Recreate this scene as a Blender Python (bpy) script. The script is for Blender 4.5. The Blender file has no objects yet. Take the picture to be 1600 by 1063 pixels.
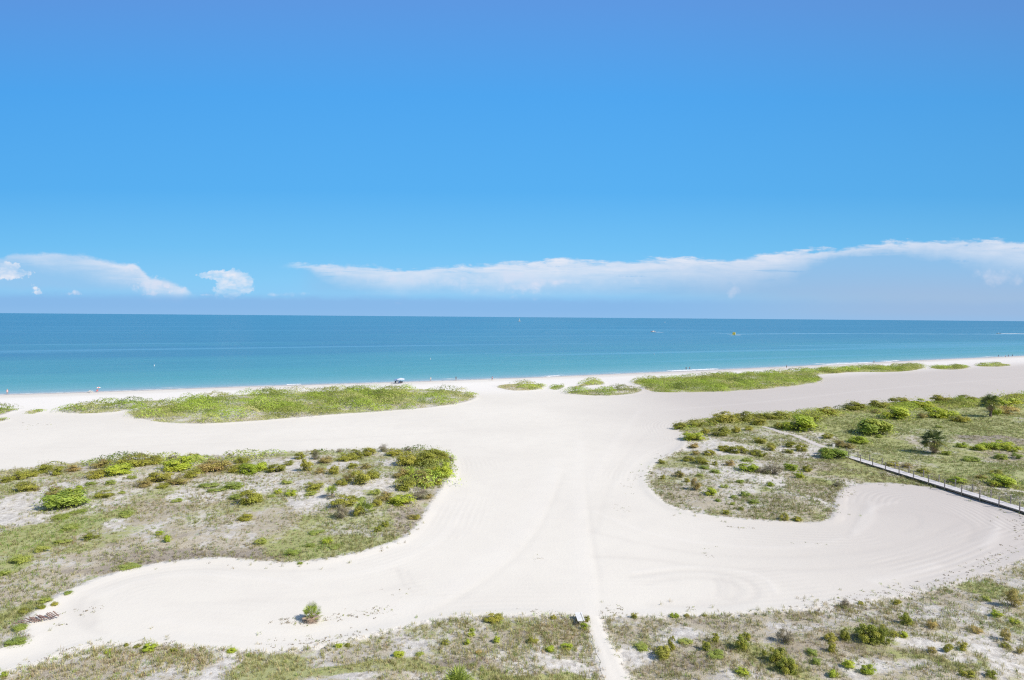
EXPO = 0.0
SUN_E = 4.9
SUN_C = (1.0, 0.93, 0.84)
SKY_S = 0.12
SKY_T = (1.0, .95, .86)
DENOISE = False
SAND_A = (.74, .708, .645)
SAND_B = (.69, .658, .60)
SEA_SPEC = .35
SEA_COL = [(.40, .43, .43), (.26, .40, .44), (.16, .375, .405), (.090, .315, .345), (.072, .285, .335), (.058, .225, .325), (.040, .20, .325), (.026, .19, .315)]
import bpy, bmesh, math, random
import numpy as np
from mathutils import Matrix, Vector, Euler

random.seed(7)
RNG = np.random.default_rng(7)
SC = bpy.context.scene
COL = SC.collection
R = math.radians

# ------------------------------------------------------------------ camera
CAM_H = 26.0
FPX = 920.0
PITCH, ROLL = 2.25, 0.452
cam_d = bpy.data.cameras.new("camera")
cam_d.sensor_fit = 'HORIZONTAL'
cam_d.sensor_width = 36.0
cam_d.lens = FPX / 1600.0 * 36.0
cam_d.clip_start = 0.5
cam_d.clip_end = 120000.0
cam = bpy.data.objects.new("camera", cam_d)
COL.objects.link(cam)
CROT = Matrix.Rotation(R(90 - PITCH), 3, 'X') @ Matrix.Rotation(R(ROLL), 3, 'Z')
cam.matrix_world = Matrix.Translation((0, 0, CAM_H)) @ CROT.to_4x4()
SC.camera = cam
CN = np.array(CROT)


def ray(px, py):
    d = CN @ np.array([(px - 800.0) / FPX, (531.5 - py) / FPX, -1.0])
    return d


def at(px, py, z=0.0):
    """pixel of the photograph -> the point of the ground it shows"""
    d = ray(px, py)
    t = (z - CAM_H) / d[2]
    return np.array([d[0] * t, d[1] * t, z])


def topx(x, y, z):
    v = np.stack([x, y, z - CAM_H], 0).astype(float)
    c = CN.T @ v
    return 800 + FPX * c[0] / -c[2], 531.5 - FPX * c[1] / -c[2]


# ------------------------------------------------------------------ numeric noise
_perm = np.random.default_rng(11).random((256, 256))


def vnoise(x, y):
    xi = np.floor(x).astype(int); yi = np.floor(y).astype(int)
    fx = x - xi; fy = y - yi
    fx = fx * fx * (3 - 2 * fx); fy = fy * fy * (3 - 2 * fy)
    a = _perm[xi & 255, yi & 255]; b = _perm[(xi + 1) & 255, yi & 255]
    c = _perm[xi & 255, (yi + 1) & 255]; d = _perm[(xi + 1) & 255, (yi + 1) & 255]
    return (a * (1 - fx) + b * fx) * (1 - fy) + (c * (1 - fx) + d * fx) * fy


def fbm(x, y, scale, octaves=4, seed=0.0):
    s = np.zeros_like(x, dtype=float); amp = 1.0; tot = 0.0; f = 1.0 / scale
    for i in range(octaves):
        s += amp * vnoise(x * f + 17.3 * i + seed * 7.7, y * f + 9.1 * i + seed * 3.1)
        tot += amp; amp *= 0.5; f *= 2.03
    return s / tot


def sstep(a, b, x):
    t = np.clip((x - a) / (b - a), 0, 1)
    return t * t * (3 - 2 * t)


def seg_dist(x, y, poly, closed):
    best = np.full(x.shape, 1e9)
    n = len(poly)
    for i in range(n if closed else n - 1):
        ax, ay = poly[i][0], poly[i][1]
        bx, by = poly[(i + 1) % n][0], poly[(i + 1) % n][1]
        dx, dy = bx - ax, by - ay
        L = dx * dx + dy * dy + 1e-9
        t = np.clip(((x - ax) * dx + (y - ay) * dy) / L, 0, 1)
        d = (x - ax - t * dx) ** 2 + (y - ay - t * dy) ** 2
        np.minimum(best, d, out=best)
    return np.sqrt(best)


def inside(x, y, poly):
    r = np.zeros(x.shape, bool)
    n = len(poly)
    j = n - 1
    for i in range(n):
        xi, yi = poly[i][0], poly[i][1]
        xj, yj = poly[j][0], poly[j][1]
        if yi != yj:
            c = ((yi > y) != (yj > y)) & (x < (xj - xi) * (y - yi) / (yj - yi) + xi)
            r ^= c
        j = i
    return r


def sdf(x, y, poly, reach=25.0):
    """signed distance, positive inside; -reach far outside"""
    p = np.array(poly)
    out = np.full(x.shape, -reach)
    m = (x > p[:, 0].min() - reach) & (x < p[:, 0].max() + reach) & (y > p[:, 1].min() - reach) & (y < p[:, 1].max() + reach)
    if m.any():
        d = seg_dist(x[m], y[m], poly, True)
        out[m] = np.where(inside(x[m], y[m], poly), d, -np.minimum(d, reach))
    return out


def smooth_poly(pts, n=3):
    """chaikin: round off a traced outline"""
    p = [np.array(q[:2], float) for q in pts]
    for _ in range(n):
        o = []
        for i in range(len(p)):
            a, b = p[i], p[(i + 1) % len(p)]
            o.append(a * .75 + b * .25); o.append(a * .25 + b * .75)
        p = o
        if len(p) > 160:
            break
    return p


def smooth_line(pts, n=2):
    p = [np.array(q[:2], float) for q in pts]
    for _ in range(n):
        o = [p[0]]
        for i in range(len(p) - 1):
            a, b = p[i], p[i + 1]
            o.append(a * .75 + b * .25); o.append(a * .25 + b * .75)
        o.append(p[-1]); p = o
    return p


# ------------------------------------------------------------------ the plan of the place
REG_PX = {
    'left_dune': [(-420, 1120), (-420, 800), (-150, 752), (0, 736), (60, 729), (110, 724), (200, 717), (290, 713), (400, 709), (500, 704), (600, 701),
                  (675, 702), (700, 711), (708, 725), (706, 742), (690, 762), (672, 790), (650, 826), (625, 845), (600, 853), (560, 865),
                  (500, 877), (445, 882), (400, 878), (360, 873), (330, 873), (280, 877), (210, 887), (150, 906), (100, 926), (70, 946),
                  (46, 965), (38, 978), (40, 992), (46, 1002), (20, 1010), (0, 1015), (-120, 1050)],
    'near_left': [(-250, 1180), (-150, 1100), (0, 1056), (40, 1046), (90, 1028), (130, 1014), (170, 1008), (260, 1009), (320, 1013), (400, 1021),
                  (470, 1017), (540, 1005), (600, 990), (650, 976), (700, 967), (760, 963), (830, 963), (905, 962), (916, 966), (918, 978), (926, 1002), (936, 1032),
                  (946, 1064), (970, 1140), (985, 1200)],
    'near_right': [(938, 966), (960, 963), (1020, 965), (1080, 963), (1200, 958), (1300, 948), (1400, 935), (1480, 916), (1550, 895), (1600, 873),
                   (1660, 846), (1760, 830), (1950, 900), (1900, 1150), (1050, 1200), (1020, 1140), (984, 1064), (966, 1030), (950, 1000), (940, 978)],
    'right_dune': [(1053, 664), (1080, 656), (1130, 652), (1170, 650), (1250, 645), (1320, 638), (1400, 632), (1500, 625), (1600, 617),
                   (1760, 606), (2050, 600), (2050, 860), (1760, 830), (1660, 838), (1625, 822), (1600, 808), (1550, 787), (1490, 769), (1430, 759), (1380, 755),
                   (1340, 758), (1316, 765), (1307, 778), (1306, 792), (1303, 806), (1294, 816), (1270, 818), (1220, 816), (1160, 812),
                   (1110, 807), (1070, 800), (1040, 788), (1020, 770), (1009, 752), (1012, 738), (1026, 722), (1050, 712), (1070, 700),
                   (1074, 690), (1063, 675)],
}
STRIP_PX = {   # the low scrub strips between the groomed sand and the water
    'long_strip': [(190, 644), (245, 633), (265, 629), (310, 618), (400, 612), (500, 608), (560, 607), (610, 604), (650, 605), (700, 606),
                   (733, 610), (746, 620), (735, 627), (700, 634), (640, 640), (560, 645), (480, 651), (400, 658), (320, 663), (250, 661), (210, 653)],
    'sand_side_strip': [(83, 641), (105, 634), (170, 629), (230, 624), (262, 624), (262, 628), (225, 636), (188, 643), (140, 647), (100, 645)],
    'edge_clump': [(-60, 640), (-20, 636), (0, 637), (20, 638), (31, 640), (14, 644), (2, 650), (-30, 652)],
    'low_clump': [(36, 644), (50, 640), (66, 639), (68, 641), (60, 645), (44, 648)],
    'tiny_clump': [(-8, 655), (4, 653), (9, 656), (2, 659), (-8, 660)],
    'oval_mat': [(771, 604), (785, 600), (815, 598), (845, 599), (850, 604), (838, 610), (800, 611), (785, 608)],
    'small_mat': [(857, 607), (866, 602), (882, 601), (879, 608), (864, 610)],
    'arched_mat': [(886, 606), (912, 599), (918, 594), (930, 593), (946, 598), (944, 602), (918, 602), (904, 607)],
    'front_mat': [(883, 614), (900, 609), (950, 607), (1000, 606), (1004, 611), (990, 616), (940, 619), (900, 617)],
    'right_strip': [(984, 597), (1000, 591), (1040, 590), (1100, 586), (1200, 582), (1280, 577), (1340, 573), (1400, 571), (1447, 573), (1440, 577),
                    (1400, 582), (1340, 581), (1300, 584), (1255, 588), (1285, 592), (1278, 597), (1250, 602), (1200, 608), (1130, 612), (1050, 614), (1012, 612), (1004, 604)],
    'thin_mat': [(1450, 573), (1470, 571), (1500, 570), (1520, 572), (1503, 578), (1460, 577)],
    'far_hedge': [(1056, 665), (1080, 657), (1130, 653), (1170, 651), (1250, 646), (1320, 639), (1400, 633), (1500, 626), (1600, 618), (1720, 609), (1720, 621), (1600, 630),
                  (1500, 640), (1400, 645), (1330, 652), (1250, 658), (1170, 661), (1130, 664), (1090, 671), (1066, 674)],
    'tip_thicket': [(640, 706), (672, 703), (698, 711), (706, 724), (704, 742), (688, 762), (668, 776), (646, 772), (634, 752), (622, 735), (626, 715)],
    'back_hedge': [(-60, 743), (60, 731), (200, 719), (300, 714), (400, 711), (520, 706), (600, 704), (600, 711), (520, 716), (400, 723), (300, 731), (200, 736), (60, 746), (-60, 760)],
    'last_mat': [(1523, 571), (1560, 568), (1582, 570), (1570, 573), (1530, 573)],
}
SEA_Z = -0.6
REG = {k: smooth_poly([at(*p) for p in v], 2) for k, v in REG_PX.items()}
_drop = {'long_strip': 4.2, 'right_strip': 1.7, 'thin_mat': 1.8, 'last_mat': 1.2, 'sand_side_strip': 2.2, 'oval_mat': 2.0, 'arched_mat': 1.5, 'front_mat': 1.5}      # the tops of the bushes stand above the traced outline


def _lowered(k, v):
    """move the far side of a strip's traced outline down by about the height its bushes rise above the ground"""
    o = []
    P_ = [np.array(p, float) for p in v]
    for p in v:
        x_, y_ = np.array([p[0]], float), np.array([p[1] - .7], float)
        upper = not bool(inside(x_, y_, P_)[0]) and bool(inside(x_, y_ + 2.2, P_)[0])
        o.append((p[0], p[1] + (_drop.get(k, 1.0) if upper else .3)))
    return o


STRIP = {k: smooth_poly([at(*p) for p in _lowered(k, v)], 2) for k, v in STRIP_PX.items()}
shore_px = [(0, 616.8), (150, 612.5), (305, 606.9), (400, 603.6), (600, 598), (800, 591.3), (1000, 582.9), (1200, 574.6), (1400, 564.8), (1600, 556.4)]
_s = [at(px, py, SEA_Z)[:2] for px, py in shore_px]
_s = [_s[0] + (_s[0] - _s[1]) * 4, ] + _s + [_s[-1] + (_s[-1] - _s[-2]) * 2.5]
_s = [_s[0] + np.array((-3000., -1300.)), ] + _s + [_s[-1] + np.array((6000., 3200.))]
SHORE = smooth_line(_s, 2)
_land = [*SHORE, np.array((20000., -20000.)), np.array((-20000., -20000.))]


def shore_dist(x, y):
    d = seg_dist(x, y, SHORE, False)
    return np.where(inside(x, y, _land), d, -d)      # positive on land


def ground_fields(x, y):
    """veg signed distance and ground height"""
    veg = np.full(x.shape, -25.0)
    for p in list(REG.values()) + list(STRIP.values()):
        np.maximum(veg, sdf(x, y, p), out=veg)
    return veg


def ground_z(x, y, veg, s):
    z = np.where(s > 16, 0.0, SEA_Z + s * (-SEA_Z / 16.0))
    z = np.maximum(z, SEA_Z - 2.8)
    duned = sstep(-1.0, 7.0, veg)
    z = z + duned * (0.15 + 0.95 * (fbm(x, y, 19, 3, 3) - 0.35) + 0.3 * (fbm(x, y, 4.5, 3, 5) - 0.5))
    rim = np.exp(-((veg + 0.3) / 0.9) ** 2) * 0.16 * fbm(x, y, 5, 2, 9)       # the grader's little berm
    beach = sstep(4, 25, s)
    z = z + (rim + 0.10 * (fbm(x, y, 24, 3, 8) - 0.5)) * beach
    return z


def zat(x, y):
    x = np.atleast_1d(np.asarray(x, float)); y = np.atleast_1d(np.asarray(y, float))
    return ground_z(x, y, ground_fields(x, y), shore_dist(x, y))


def gnd(px, py):
    """point of the dune surface seen at a pixel (two steps of correction)"""
    p = at(px, py)
    for _ in range(3):
        z = float(zat(p[0], p[1])[0])
        p = at(px, py, z)
    return p


# zones inside the dunes, traced in the photograph: (px, py, rx, ry, kind, weight)
ZONES = [
    (25, 792, 40, 15, 'bare', 1), (110, 768, 28, 8, 'bare', .9), (180, 756, 36, 7, 'bare', .9), (318, 776, 26, 10, 'bare', .8), (590, 763, 26, 9, 'bare', .9),
    (500, 780, 36, 13, 'bare', .8), (608, 726, 14, 7, 'bare', .8), (445, 735, 30, 7, 'bare', .6), (540, 730, 22, 8, 'bare', .7), (20, 815, 40, 8, 'bare', .6),
    (390, 760, 40, 10, 'bare', .55), (165, 825, 30, 6, 'bare', .4), (250, 745, 40, 8, 'bare', .3),
    (60, 838, 60, 15, 'green', .8), (30, 880, 32, 14, 'green', .9), (110, 822, 42, 9, 'green', .8), (190, 806, 24, 6, 'green', .8), (465, 856, 45, 16, 'green', .7),
    (130, 848, 60, 12, 'brown', .6), (270, 790, 62, 14, 'brown', .8), (220, 806, 60, 14, 'brown', .7), (560, 850, 50, 12, 'olive', .6), (10, 850, 30, 14, 'brown', .5),
    (60, 912, 70, 24, 'speck', .9), (290, 850, 110, 16, 'speck', 1), (200, 862, 60, 14, 'speck', .9), (400, 820, 60, 22, 'speck', .8), (330, 868, 120, 8, 'grey', .9),
    (430, 866, 40, 12, 'grey', .8), (20, 965, 30, 22, 'olive', .7), (240, 885, 110, 8, 'grey', .6), (640, 812, 24, 20, 'grey', .6),
    # right dune
    (1276, 770, 34, 20, 'brown', .8), (1250, 800, 50, 14, 'brown', .6), (1050, 765, 30, 12, 'brown', .5), (1180, 806, 60, 8, 'brown', .6), (1330, 735, 60, 14, 'brown', .7), (1120, 700, 50, 9, 'bare', .7),
    (1160, 735, 60, 12, 'bare', .45), (1110, 670, 50, 8, 'olive', .4), (1210, 755, 26, 8, 'bare', .7), (1203, 778, 22, 8, 'speck', .8), (1110, 780, 70, 12, 'speck', .7),
    (1250, 705, 40, 7, 'bare', .6), (1360, 688, 40, 10, 'olive', .6), (1420, 690, 30, 7, 'speck', .6), (1560, 692, 50, 7, 'grey', .9), (1570, 714, 50, 6, 'grey', .5), (1550, 740, 60, 16, 'green', .4),
    (1480, 665, 60, 10, 'olive', .7), (1550, 668, 60, 12, 'olive', .8), (1420, 740, 60, 12, 'brown', .5), (1540, 762, 40, 8, 'brown', .5), (1250, 660, 120, 10, 'olive', .6), (1400, 645, 150, 9, 'green', .5),
    (1500, 632, 120, 6, 'green', .7), (1570, 768, 20, 4, 'bare', .9), (1310, 690, 20, 5, 'speck', .5), (1230, 727, 50, 8, 'speck', .6),
    # near left
    (880, 1031, 50, 6, 'bare', .9), (925, 1010, 12, 20, 'speck', .9), (760, 1000, 60, 12, 'speck', .6), (850, 990, 60, 14, 'brown', .7), (850, 1055, 80, 11, 'olive', .9), (620, 1050, 120, 12, 'olive', .8),
    (470, 1050, 60, 20, 'olive', .7), (340, 1040, 24, 14, 'bare', .8), (250, 1035, 70, 14, 'brown', .6), (120, 1040, 60, 14, 'speck', .8), (600, 1025, 50, 12, 'speck', .8), (740, 1040, 40, 8, 'grey', .8), (380, 1035, 40, 14, 'olive', .5),
    # near right
    (990, 980, 50, 12, 'brown', .8), (1110, 985, 110, 14, 'speck', .9), (1080, 1012, 26, 9, 'bare', .8), (1100, 1044, 90, 20, 'brown', .8), (1340, 1030, 70, 14, 'brown', .8), (1270, 1010, 50, 10, 'brown', .7), (1200, 1030, 60, 18, 'olive', .6),
    (1430, 1006, 36, 9, 'bare', .9), (1590, 1050, 36, 24, 'bare', .9), (1480, 1030, 40, 6, 'bare', .7), (1380, 970, 90, 12, 'speck', .8), (1500, 950, 90, 22, 'speck', .7), (1270, 975, 90, 12, 'speck', .9), (1000, 1030, 24, 16, 'bare', .7),
    (1560, 925, 40, 16, 'green', .5), (1470, 1045, 60, 12, 'olive', .5), (1380, 1055, 50, 8, 'bare', .4),
]
KINDS_Z = ('bare', 'green', 'brown', 'olive', 'speck', 'grey')


def zone_fields(x, y):
    """per-point weight of each ground zone; the zones are ellipses on the ground, warped by noise"""
    o = {k: np.zeros(x.shape) for k in KINDS_Z}
    wx = x + 3.0 * (fbm(x, y, 6, 3, 21) - .5) * 2
    wy = y + 3.0 * (fbm(x, y, 6, 3, 22) - .5) * 2
    for px, py, rx, ry, k, w in ZONES:
        c = at(px, py)
        ax = np.linalg.norm(at(px + rx, py) - c); ay = np.linalg.norm(at(px, py - ry) - c)
        m = (np.abs(x - c[0]) < ax * 2.2 + 4) & (np.abs(y - c[1]) < ay * 2.2 + 4)
        if not m.any():
            continue
        q = ((wx[m] - c[0]) / ax) ** 2 + ((wy[m] - c[1]) / ay) ** 2
        v = w * (1 - sstep(0.35, 1.9, q))
        o[k][m] = np.maximum(o[k][m], v)
    return o


TRAIL = smooth_line([at(1192, 668)[:2], at(1206, 672)[:2], at(1223, 678)[:2], at(1240, 681)[:2], at(1262, 690)[:2], at(1290, 702)[:2], at(1312, 708)[:2]], 2)
TRACKS_PX = [
    ([(640, 955), (700, 925), (760, 885), (815, 840), (850, 780), (870, 720)], 2.2, 1.0),
    ([(660, 962), (720, 935), (800, 880), (850, 820), (880, 740)], .5, -.8),
    ([(985, 902), (1060, 892), (1120, 894), (1165, 905), (1183, 920), (1180, 935), (1150, 944), (1090, 948), (1010, 946)], .45, -1.0),
    ([(1010, 912), (1070, 902), (1120, 904), (1150, 913), (1160, 925), (1150, 936), (1090, 941)], .45, -.7),
    ([(990, 895), (1080, 884), (1150, 890), (1200, 905), (1212, 925)], .4, .8),
    ([(1115, 905), (1122, 915), (1120, 930)], .4, -.9), ([(1125, 902), (1136, 916), (1130, 934)], .4, -.7), ([(1140, 905), (1150, 920), (1142, 938)], .4, -.6),
    ([(128, 934), (123, 950), (128, 968), (142, 978)], .4, -1), ([(145, 940), (141, 955), (147, 972)], .4, -1), ([(113, 940), (112, 960), (125, 980), (160, 990)], .4, -.7),
    ([(160, 930), (220, 905), (300, 897), (400, 902), (470, 915)], .5, .7), ([(150, 920), (230, 896), (320, 888), (420, 893), (520, 890)], .4, -.6),
    ([(480, 905), (560, 898), (620, 880), (680, 850), (720, 800)], .6, .6),
    ([(620, 890), (630, 915), (650, 930), (690, 930)], .35, -.8), ([(635, 893), (642, 912), (662, 924)], .35, -.6),
    ([(930, 960), (915, 900), (905, 840), (900, 760), (905, 690)], 1.3, .9), ([(940, 960), (935, 900), (925, 840), (915, 760)], .4, -.7),
    ([(925, 870), (1000, 872), (1100, 886), (1250, 893), (1400, 880), (1500, 856), (1545, 820), (1540, 795)], .5, -.8),
    ([(920, 830), (1000, 850), (1100, 868), (1230, 872), (1360, 862), (1440, 845), (1500, 815)], .5, -.7),
    ([(930, 800), (1010, 835), (1120, 853), (1240, 858), (1330, 840), (1365, 810), (1360, 785)], .5, .8),
    ([(1365, 908), (1410, 900), (1462, 884)], .7, 1.2), ([(1536, 855), (1556, 838), (1560, 815)], .6, 1.2),
    ([(1330, 830), (1350, 805), (1370, 790), (1400, 785)], .45, .9), ([(1320, 840), (1338, 815), (1345, 790)], .4, -.8),
    ([(1420, 795), (1490, 805), (1525, 825), (1510, 845)], .4, -.9), ([(1370, 800), (1430, 800), (1440, 820), (1410, 832)], .4, -.6),
    ([(1000, 640), (960, 690), (930, 740), (905, 800)], 1.0, .6), ([(1030, 660), (985, 700), (950, 760), (930, 830)], .5, -.5), ([(1055, 690), (1000, 712), (960, 760)], .45, .5),
    ([(200, 680), (400, 678), (600, 664), (760, 645), (900, 640)], .8, .5), ([(100, 700), (350, 693), (600, 682), (740, 672)], .6, -.5),
    ([(1050, 640), (1200, 628), (1400, 605), (1600, 590)], .9, .7), ([(1200, 618), (1330, 606), (1420, 596), (1560, 586)], .9, -.7),
    ([(260, 945), (360, 940), (460, 938), (560, 930), (640, 912)], .5, -.5), ([(240, 970), (360, 985), (440, 990), (540, 975), (640, 950)], .6, .6),
]
TRACKS = [(smooth_line([at(*p)[:2] for p in pts], 2), w, a) for pts, w, a in TRACKS_PX]


def track_field(x, y):
    t = np.zeros(x.shape)
    for line, w, a in TRACKS:
        L = np.array(line)
        m = (x > L[:, 0].min() - 4 * w) & (x < L[:, 0].max() + 4 * w) & (y > L[:, 1].min() - 4 * w) & (y < L[:, 1].max() + 4 * w)
        if m.any():
            d = seg_dist(x[m], y[m], line, False)
            t[m] += a * np.exp(-(d / w) ** 2) * (0.35 + 0.9 * fbm(x[m], y[m], 5, 3, 31))
    return np.clip(t, -1.3, 1.3)


# ------------------------------------------------------------------ object helpers
def tag(o, label=None, cat=None, group=None, kind=None):
    if label: o['label'] = label
    if cat: o['category'] = cat
    if group: o['group'] = group
    if kind: o['kind'] = kind
    return o


def empty(name, loc=(0, 0, 0), rz=0.0):
    o = bpy.data.objects.new(name, None)
    o.empty_display_size = 0.3
    o.location = loc
    o.rotation_euler = (0, 0, rz)
    COL.objects.link(o)
    return o


def link(name, me, mat=None, parent=None, loc=None):
    o = bpy.data.objects.new(name, me)
    COL.objects.link(o)
    if mat is not None and not me.materials:
        for m in (mat if isinstance(mat, (list, tuple)) else [mat]):
            me.materials.append(m)
    if parent is not None:
        o.parent = parent
    if loc is not None:
        o.location = loc
    return o


def np_mesh(name, verts, faces, attrs=None, colors=None, smooth=False, mat_idx=None):
    """verts (n,3), faces (m,k) ndarray -> mesh"""
    me = bpy.data.meshes.new(name)
    verts = np.asarray(verts, np.float32); faces = np.asarray(faces, np.int32)
    n, k = faces.shape
    me.vertices.add(len(verts)); me.vertices.foreach_set('co', verts.ravel())
    me.loops.add(n * k); me.loops.foreach_set('vertex_index', faces.ravel())
    me.polygons.add(n)
    me.polygons.foreach_set('loop_start', np.arange(0, n * k, k, dtype=np.int32))
    if mat_idx is not None:
        me.polygons.foreach_set('material_index', np.asarray(mat_idx, np.int32))
    me.polygons.foreach_set('use_smooth', np.full(n, smooth, bool))
    me.update(calc_edges=True)
    for key, v in (attrs or {}).items():
        a = me.attributes.new(key, 'FLOAT', 'POINT'); a.data.foreach_set('value', np.asarray(v, np.float32))
    if colors is not None:
        c = np.ones((len(verts), 4), np.float32); c[:, :3] = colors
        a = me.attributes.new('col', 'FLOAT_COLOR', 'POINT'); a.data.foreach_set('color', c.ravel())
    return me


class MB:
    """collects boxes, bars and tubes into ONE mesh"""
    def __init__(self):
        self.bm = bmesh.new()

    def box(self, c, s, rot=None, bevel=0.0):
        m = Matrix.Translation(c) @ (rot.to_matrix().to_4x4() if rot is not None else Matrix()) @ Matrix.Diagonal((*s, 1))
        r = bmesh.ops.create_cube(self.bm, size=1.0, matrix=m)
        if bevel:
            es = list({e for v in r['verts'] for e in v.link_edges})
            bmesh.ops.bevel(self.bm, geom=es, offset=bevel, segments=1, affect='EDGES')
        return self

    def tube(self, a, b, r0, r1=None, n=8):
        a = Vector(a); b = Vector(b); d = b - a
        L = d.length
        if L < 1e-6: return self
        q = d.to_track_quat('Z', 'Y').to_matrix().to_4x4()
        m = Matrix.Translation((a + b) / 2) @ q
        bmesh.ops.create_cone(self.bm, cap_ends=True, segments=n, radius1=r0, radius2=r0 if r1 is None else max(r1, 1e-4), depth=L, matrix=m)
        return self

    def ball(self, c, r, s=(1, 1, 1), u=10, v=6):
        bmesh.ops.create_uvsphere(self.bm, u_segments=u, v_segments=v, radius=r, matrix=Matrix.Translation(c) @ Matrix.Diagonal((*s, 1)))
        return self

    def poly(self, verts, faces):
        vs = [self.bm.verts.new(v) for v in verts]
        for f in faces:
            try: self.bm.faces.new([vs[i] for i in f])
            except ValueError: pass
        return self

    def loft(self, rings, cap=True):
        """rings: list of equal-length closed rings of points"""
        vr = [[self.bm.verts.new(p) for p in r] for r in rings]
        n = len(rings[0])
        for a, b in zip(vr[:-1], vr[1:]):
            for i in range(n):
                self.bm.faces.new((a[i], a[(i + 1) % n], b[(i + 1) % n], b[i]))
        if cap:
            self.bm.faces.new(list(reversed(vr[0]))); self.bm.faces.new(vr[-1])
        return self

    def mesh(self, name, smooth=False):
        bmesh.ops.recalc_face_normals(self.bm, faces=self.bm.faces[:])
        me = bpy.data.meshes.new(name)
        self.bm.to_mesh(me); self.bm.free()
        if smooth:
            for p in me.polygons: p.use_smooth = True
        return me

    def build(self, name, mat, parent=None, smooth=False, loc=None):
        return link(name, self.mesh(name, smooth), mat, parent, loc)


def copy_tree(o, parent=None):
    c = o.copy()
    COL.objects.link(c)
    if parent is not None: c.parent = parent
    for ch in list(o.children):
        copy_tree(ch, c)
    return c


# ------------------------------------------------------------------ node helpers
class V:
    def __init__(self, g, s): self.g, self.s = g, s
    def __add__(a, b): return a.g.m('ADD', a, b)
    __radd__ = __add__
    def __sub__(a, b): return a.g.m('SUBTRACT', a, b)
    def __rsub__(a, b): return a.g.m('SUBTRACT', b, a)
    def __mul__(a, b): return a.g.m('MULTIPLY', a, b)
    __rmul__ = __mul__
    def __truediv__(a, b): return a.g.m('DIVIDE', a, b)
    def __rtruediv__(a, b): return a.g.m('DIVIDE', b, a)


class G:
    """tiny front end for node trees"""
    def __init__(self, tree): self.t = tree; self.n = tree.nodes; self.l = tree.links

    def put(self, sock, val):
        if isinstance(val, V): self.l.new(val.s, sock)
        elif hasattr(val, 'is_output'): self.l.new(val, sock)
        elif isinstance(val, (tuple, list)) and len(val) == 3 and sock.type == 'RGBA': sock.default_value = (*val, 1)
        else: sock.default_value = val

    def m(self, op, a, b=0.0, c=None, clamp=False):
        nd = self.n.new('ShaderNodeMath'); nd.operation = op; nd.use_clamp = clamp
        self.put(nd.inputs[0], a); self.put(nd.inputs[1], b)
        if c is not None: self.put(nd.inputs[2], c)
        return V(self, nd.outputs[0])

    def clamp(self, a): return self.m('ADD', a, 0.0, clamp=True)
    def mx(self, a, b): return self.m('MAXIMUM', a, b)
    def mn(self, a, b): return self.m('MINIMUM', a, b)

    def ss(self, a, b, x, lo=0.0, hi=1.0):
        nd = self.n.new('ShaderNodeMapRange'); nd.interpolation_type = 'SMOOTHSTEP'
        self.put(nd.inputs['Value'], x); self.put(nd.inputs['From Min'], a); self.put(nd.inputs['From Max'], b)
        self.put(nd.inputs['To Min'], lo); self.put(nd.inputs['To Max'], hi)
        return V(self, nd.outputs[0])

    def mix(self, f, a, b, blend='MIX'):
        nd = self.n.new('ShaderNodeMix'); nd.data_type = 'RGBA'; nd.blend_type = blend
        self.put(nd.inputs[0], f); self.put(nd.inputs[6], a); self.put(nd.inputs[7], b)
        return V(self, nd.outputs[2])

    def comb(self, x, y, z=0.0):
        nd = self.n.new('ShaderNodeCombineXYZ')
        self.put(nd.inputs[0], x); self.put(nd.inputs[1], y); self.put(nd.inputs[2], z)
        return V(self, nd.outputs[0])

    def sep(self, v):
        nd = self.n.new('ShaderNodeSeparateXYZ'); self.put(nd.inputs[0], v)
        return [V(self, o) for o in nd.outputs]

    def billow(self, vec, scale, detail=2.0):
        nd = self.n.new('ShaderNodeTexVoronoi'); nd.feature = 'F1'; nd.voronoi_dimensions = '2D'
        self.put(nd.inputs['Vector'], vec); nd.inputs['Scale'].default_value = scale
        nd.inputs['Detail'].default_value = detail; nd.inputs['Roughness'].default_value = .55
        return V(self, nd.outputs['Distance'])

    def noise(self, vec, scale, detail=4.0, rough=0.55, dist=0.0):
        nd = self.n.new('ShaderNodeTexNoise')
        if vec is not None: self.put(nd.inputs['Vector'], vec)
        nd.inputs['Scale'].default_value = scale; nd.inputs['Detail'].default_value = detail
        nd.inputs['Roughness'].default_value = rough; nd.inputs['Distortion'].default_value = dist
        return V(self, nd.outputs[0])

    def attr(self, name, out=2):
        nd = self.n.new('ShaderNodeAttribute'); nd.attribute_name = name
        return V(self, nd.outputs[out])

    def pos(self):
        return V(self, self.n.new('ShaderNodeNewGeometry').outputs['Position'])

    def ramp(self, f, stops, interp='LINEAR'):
        nd = self.n.new('ShaderNodeValToRGB'); nd.color_ramp.interpolation = interp
        self.put(nd.inputs[0], f)
        e = nd.color_ramp.elements
        while len(e) < len(stops): e.new(0.5)
        for el, (p, c) in zip(e, stops):
            el.position = p; el.color = (*c, 1) if not np.isscalar(c) else (c, c, c, 1)
        return V(self, nd.outputs[0])

    def curve(self, f, pts):
        nd = self.n.new('ShaderNodeFloatCurve')
        self.put(nd.inputs['Value'], f)
        cu = nd.mapping.curves[0]
        while len(cu.points) < len(pts): cu.points.new(0.5, 0.5)
        for p, (x, y) in zip(cu.points, sorted(pts)):
            p.location = (x, y)
        nd.mapping.use_clip = False
        nd.mapping.update()
        return V(self, nd.outputs[0])

    def bump(self, h, strength=0.5, dist=0.1):
        nd = self.n.new('ShaderNodeBump')
        nd.inputs['Strength'].default_value = strength; nd.inputs['Distance'].default_value = dist
        self.put(nd.inputs['Height'], h)
        return V(self, nd.outputs[0])


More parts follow.
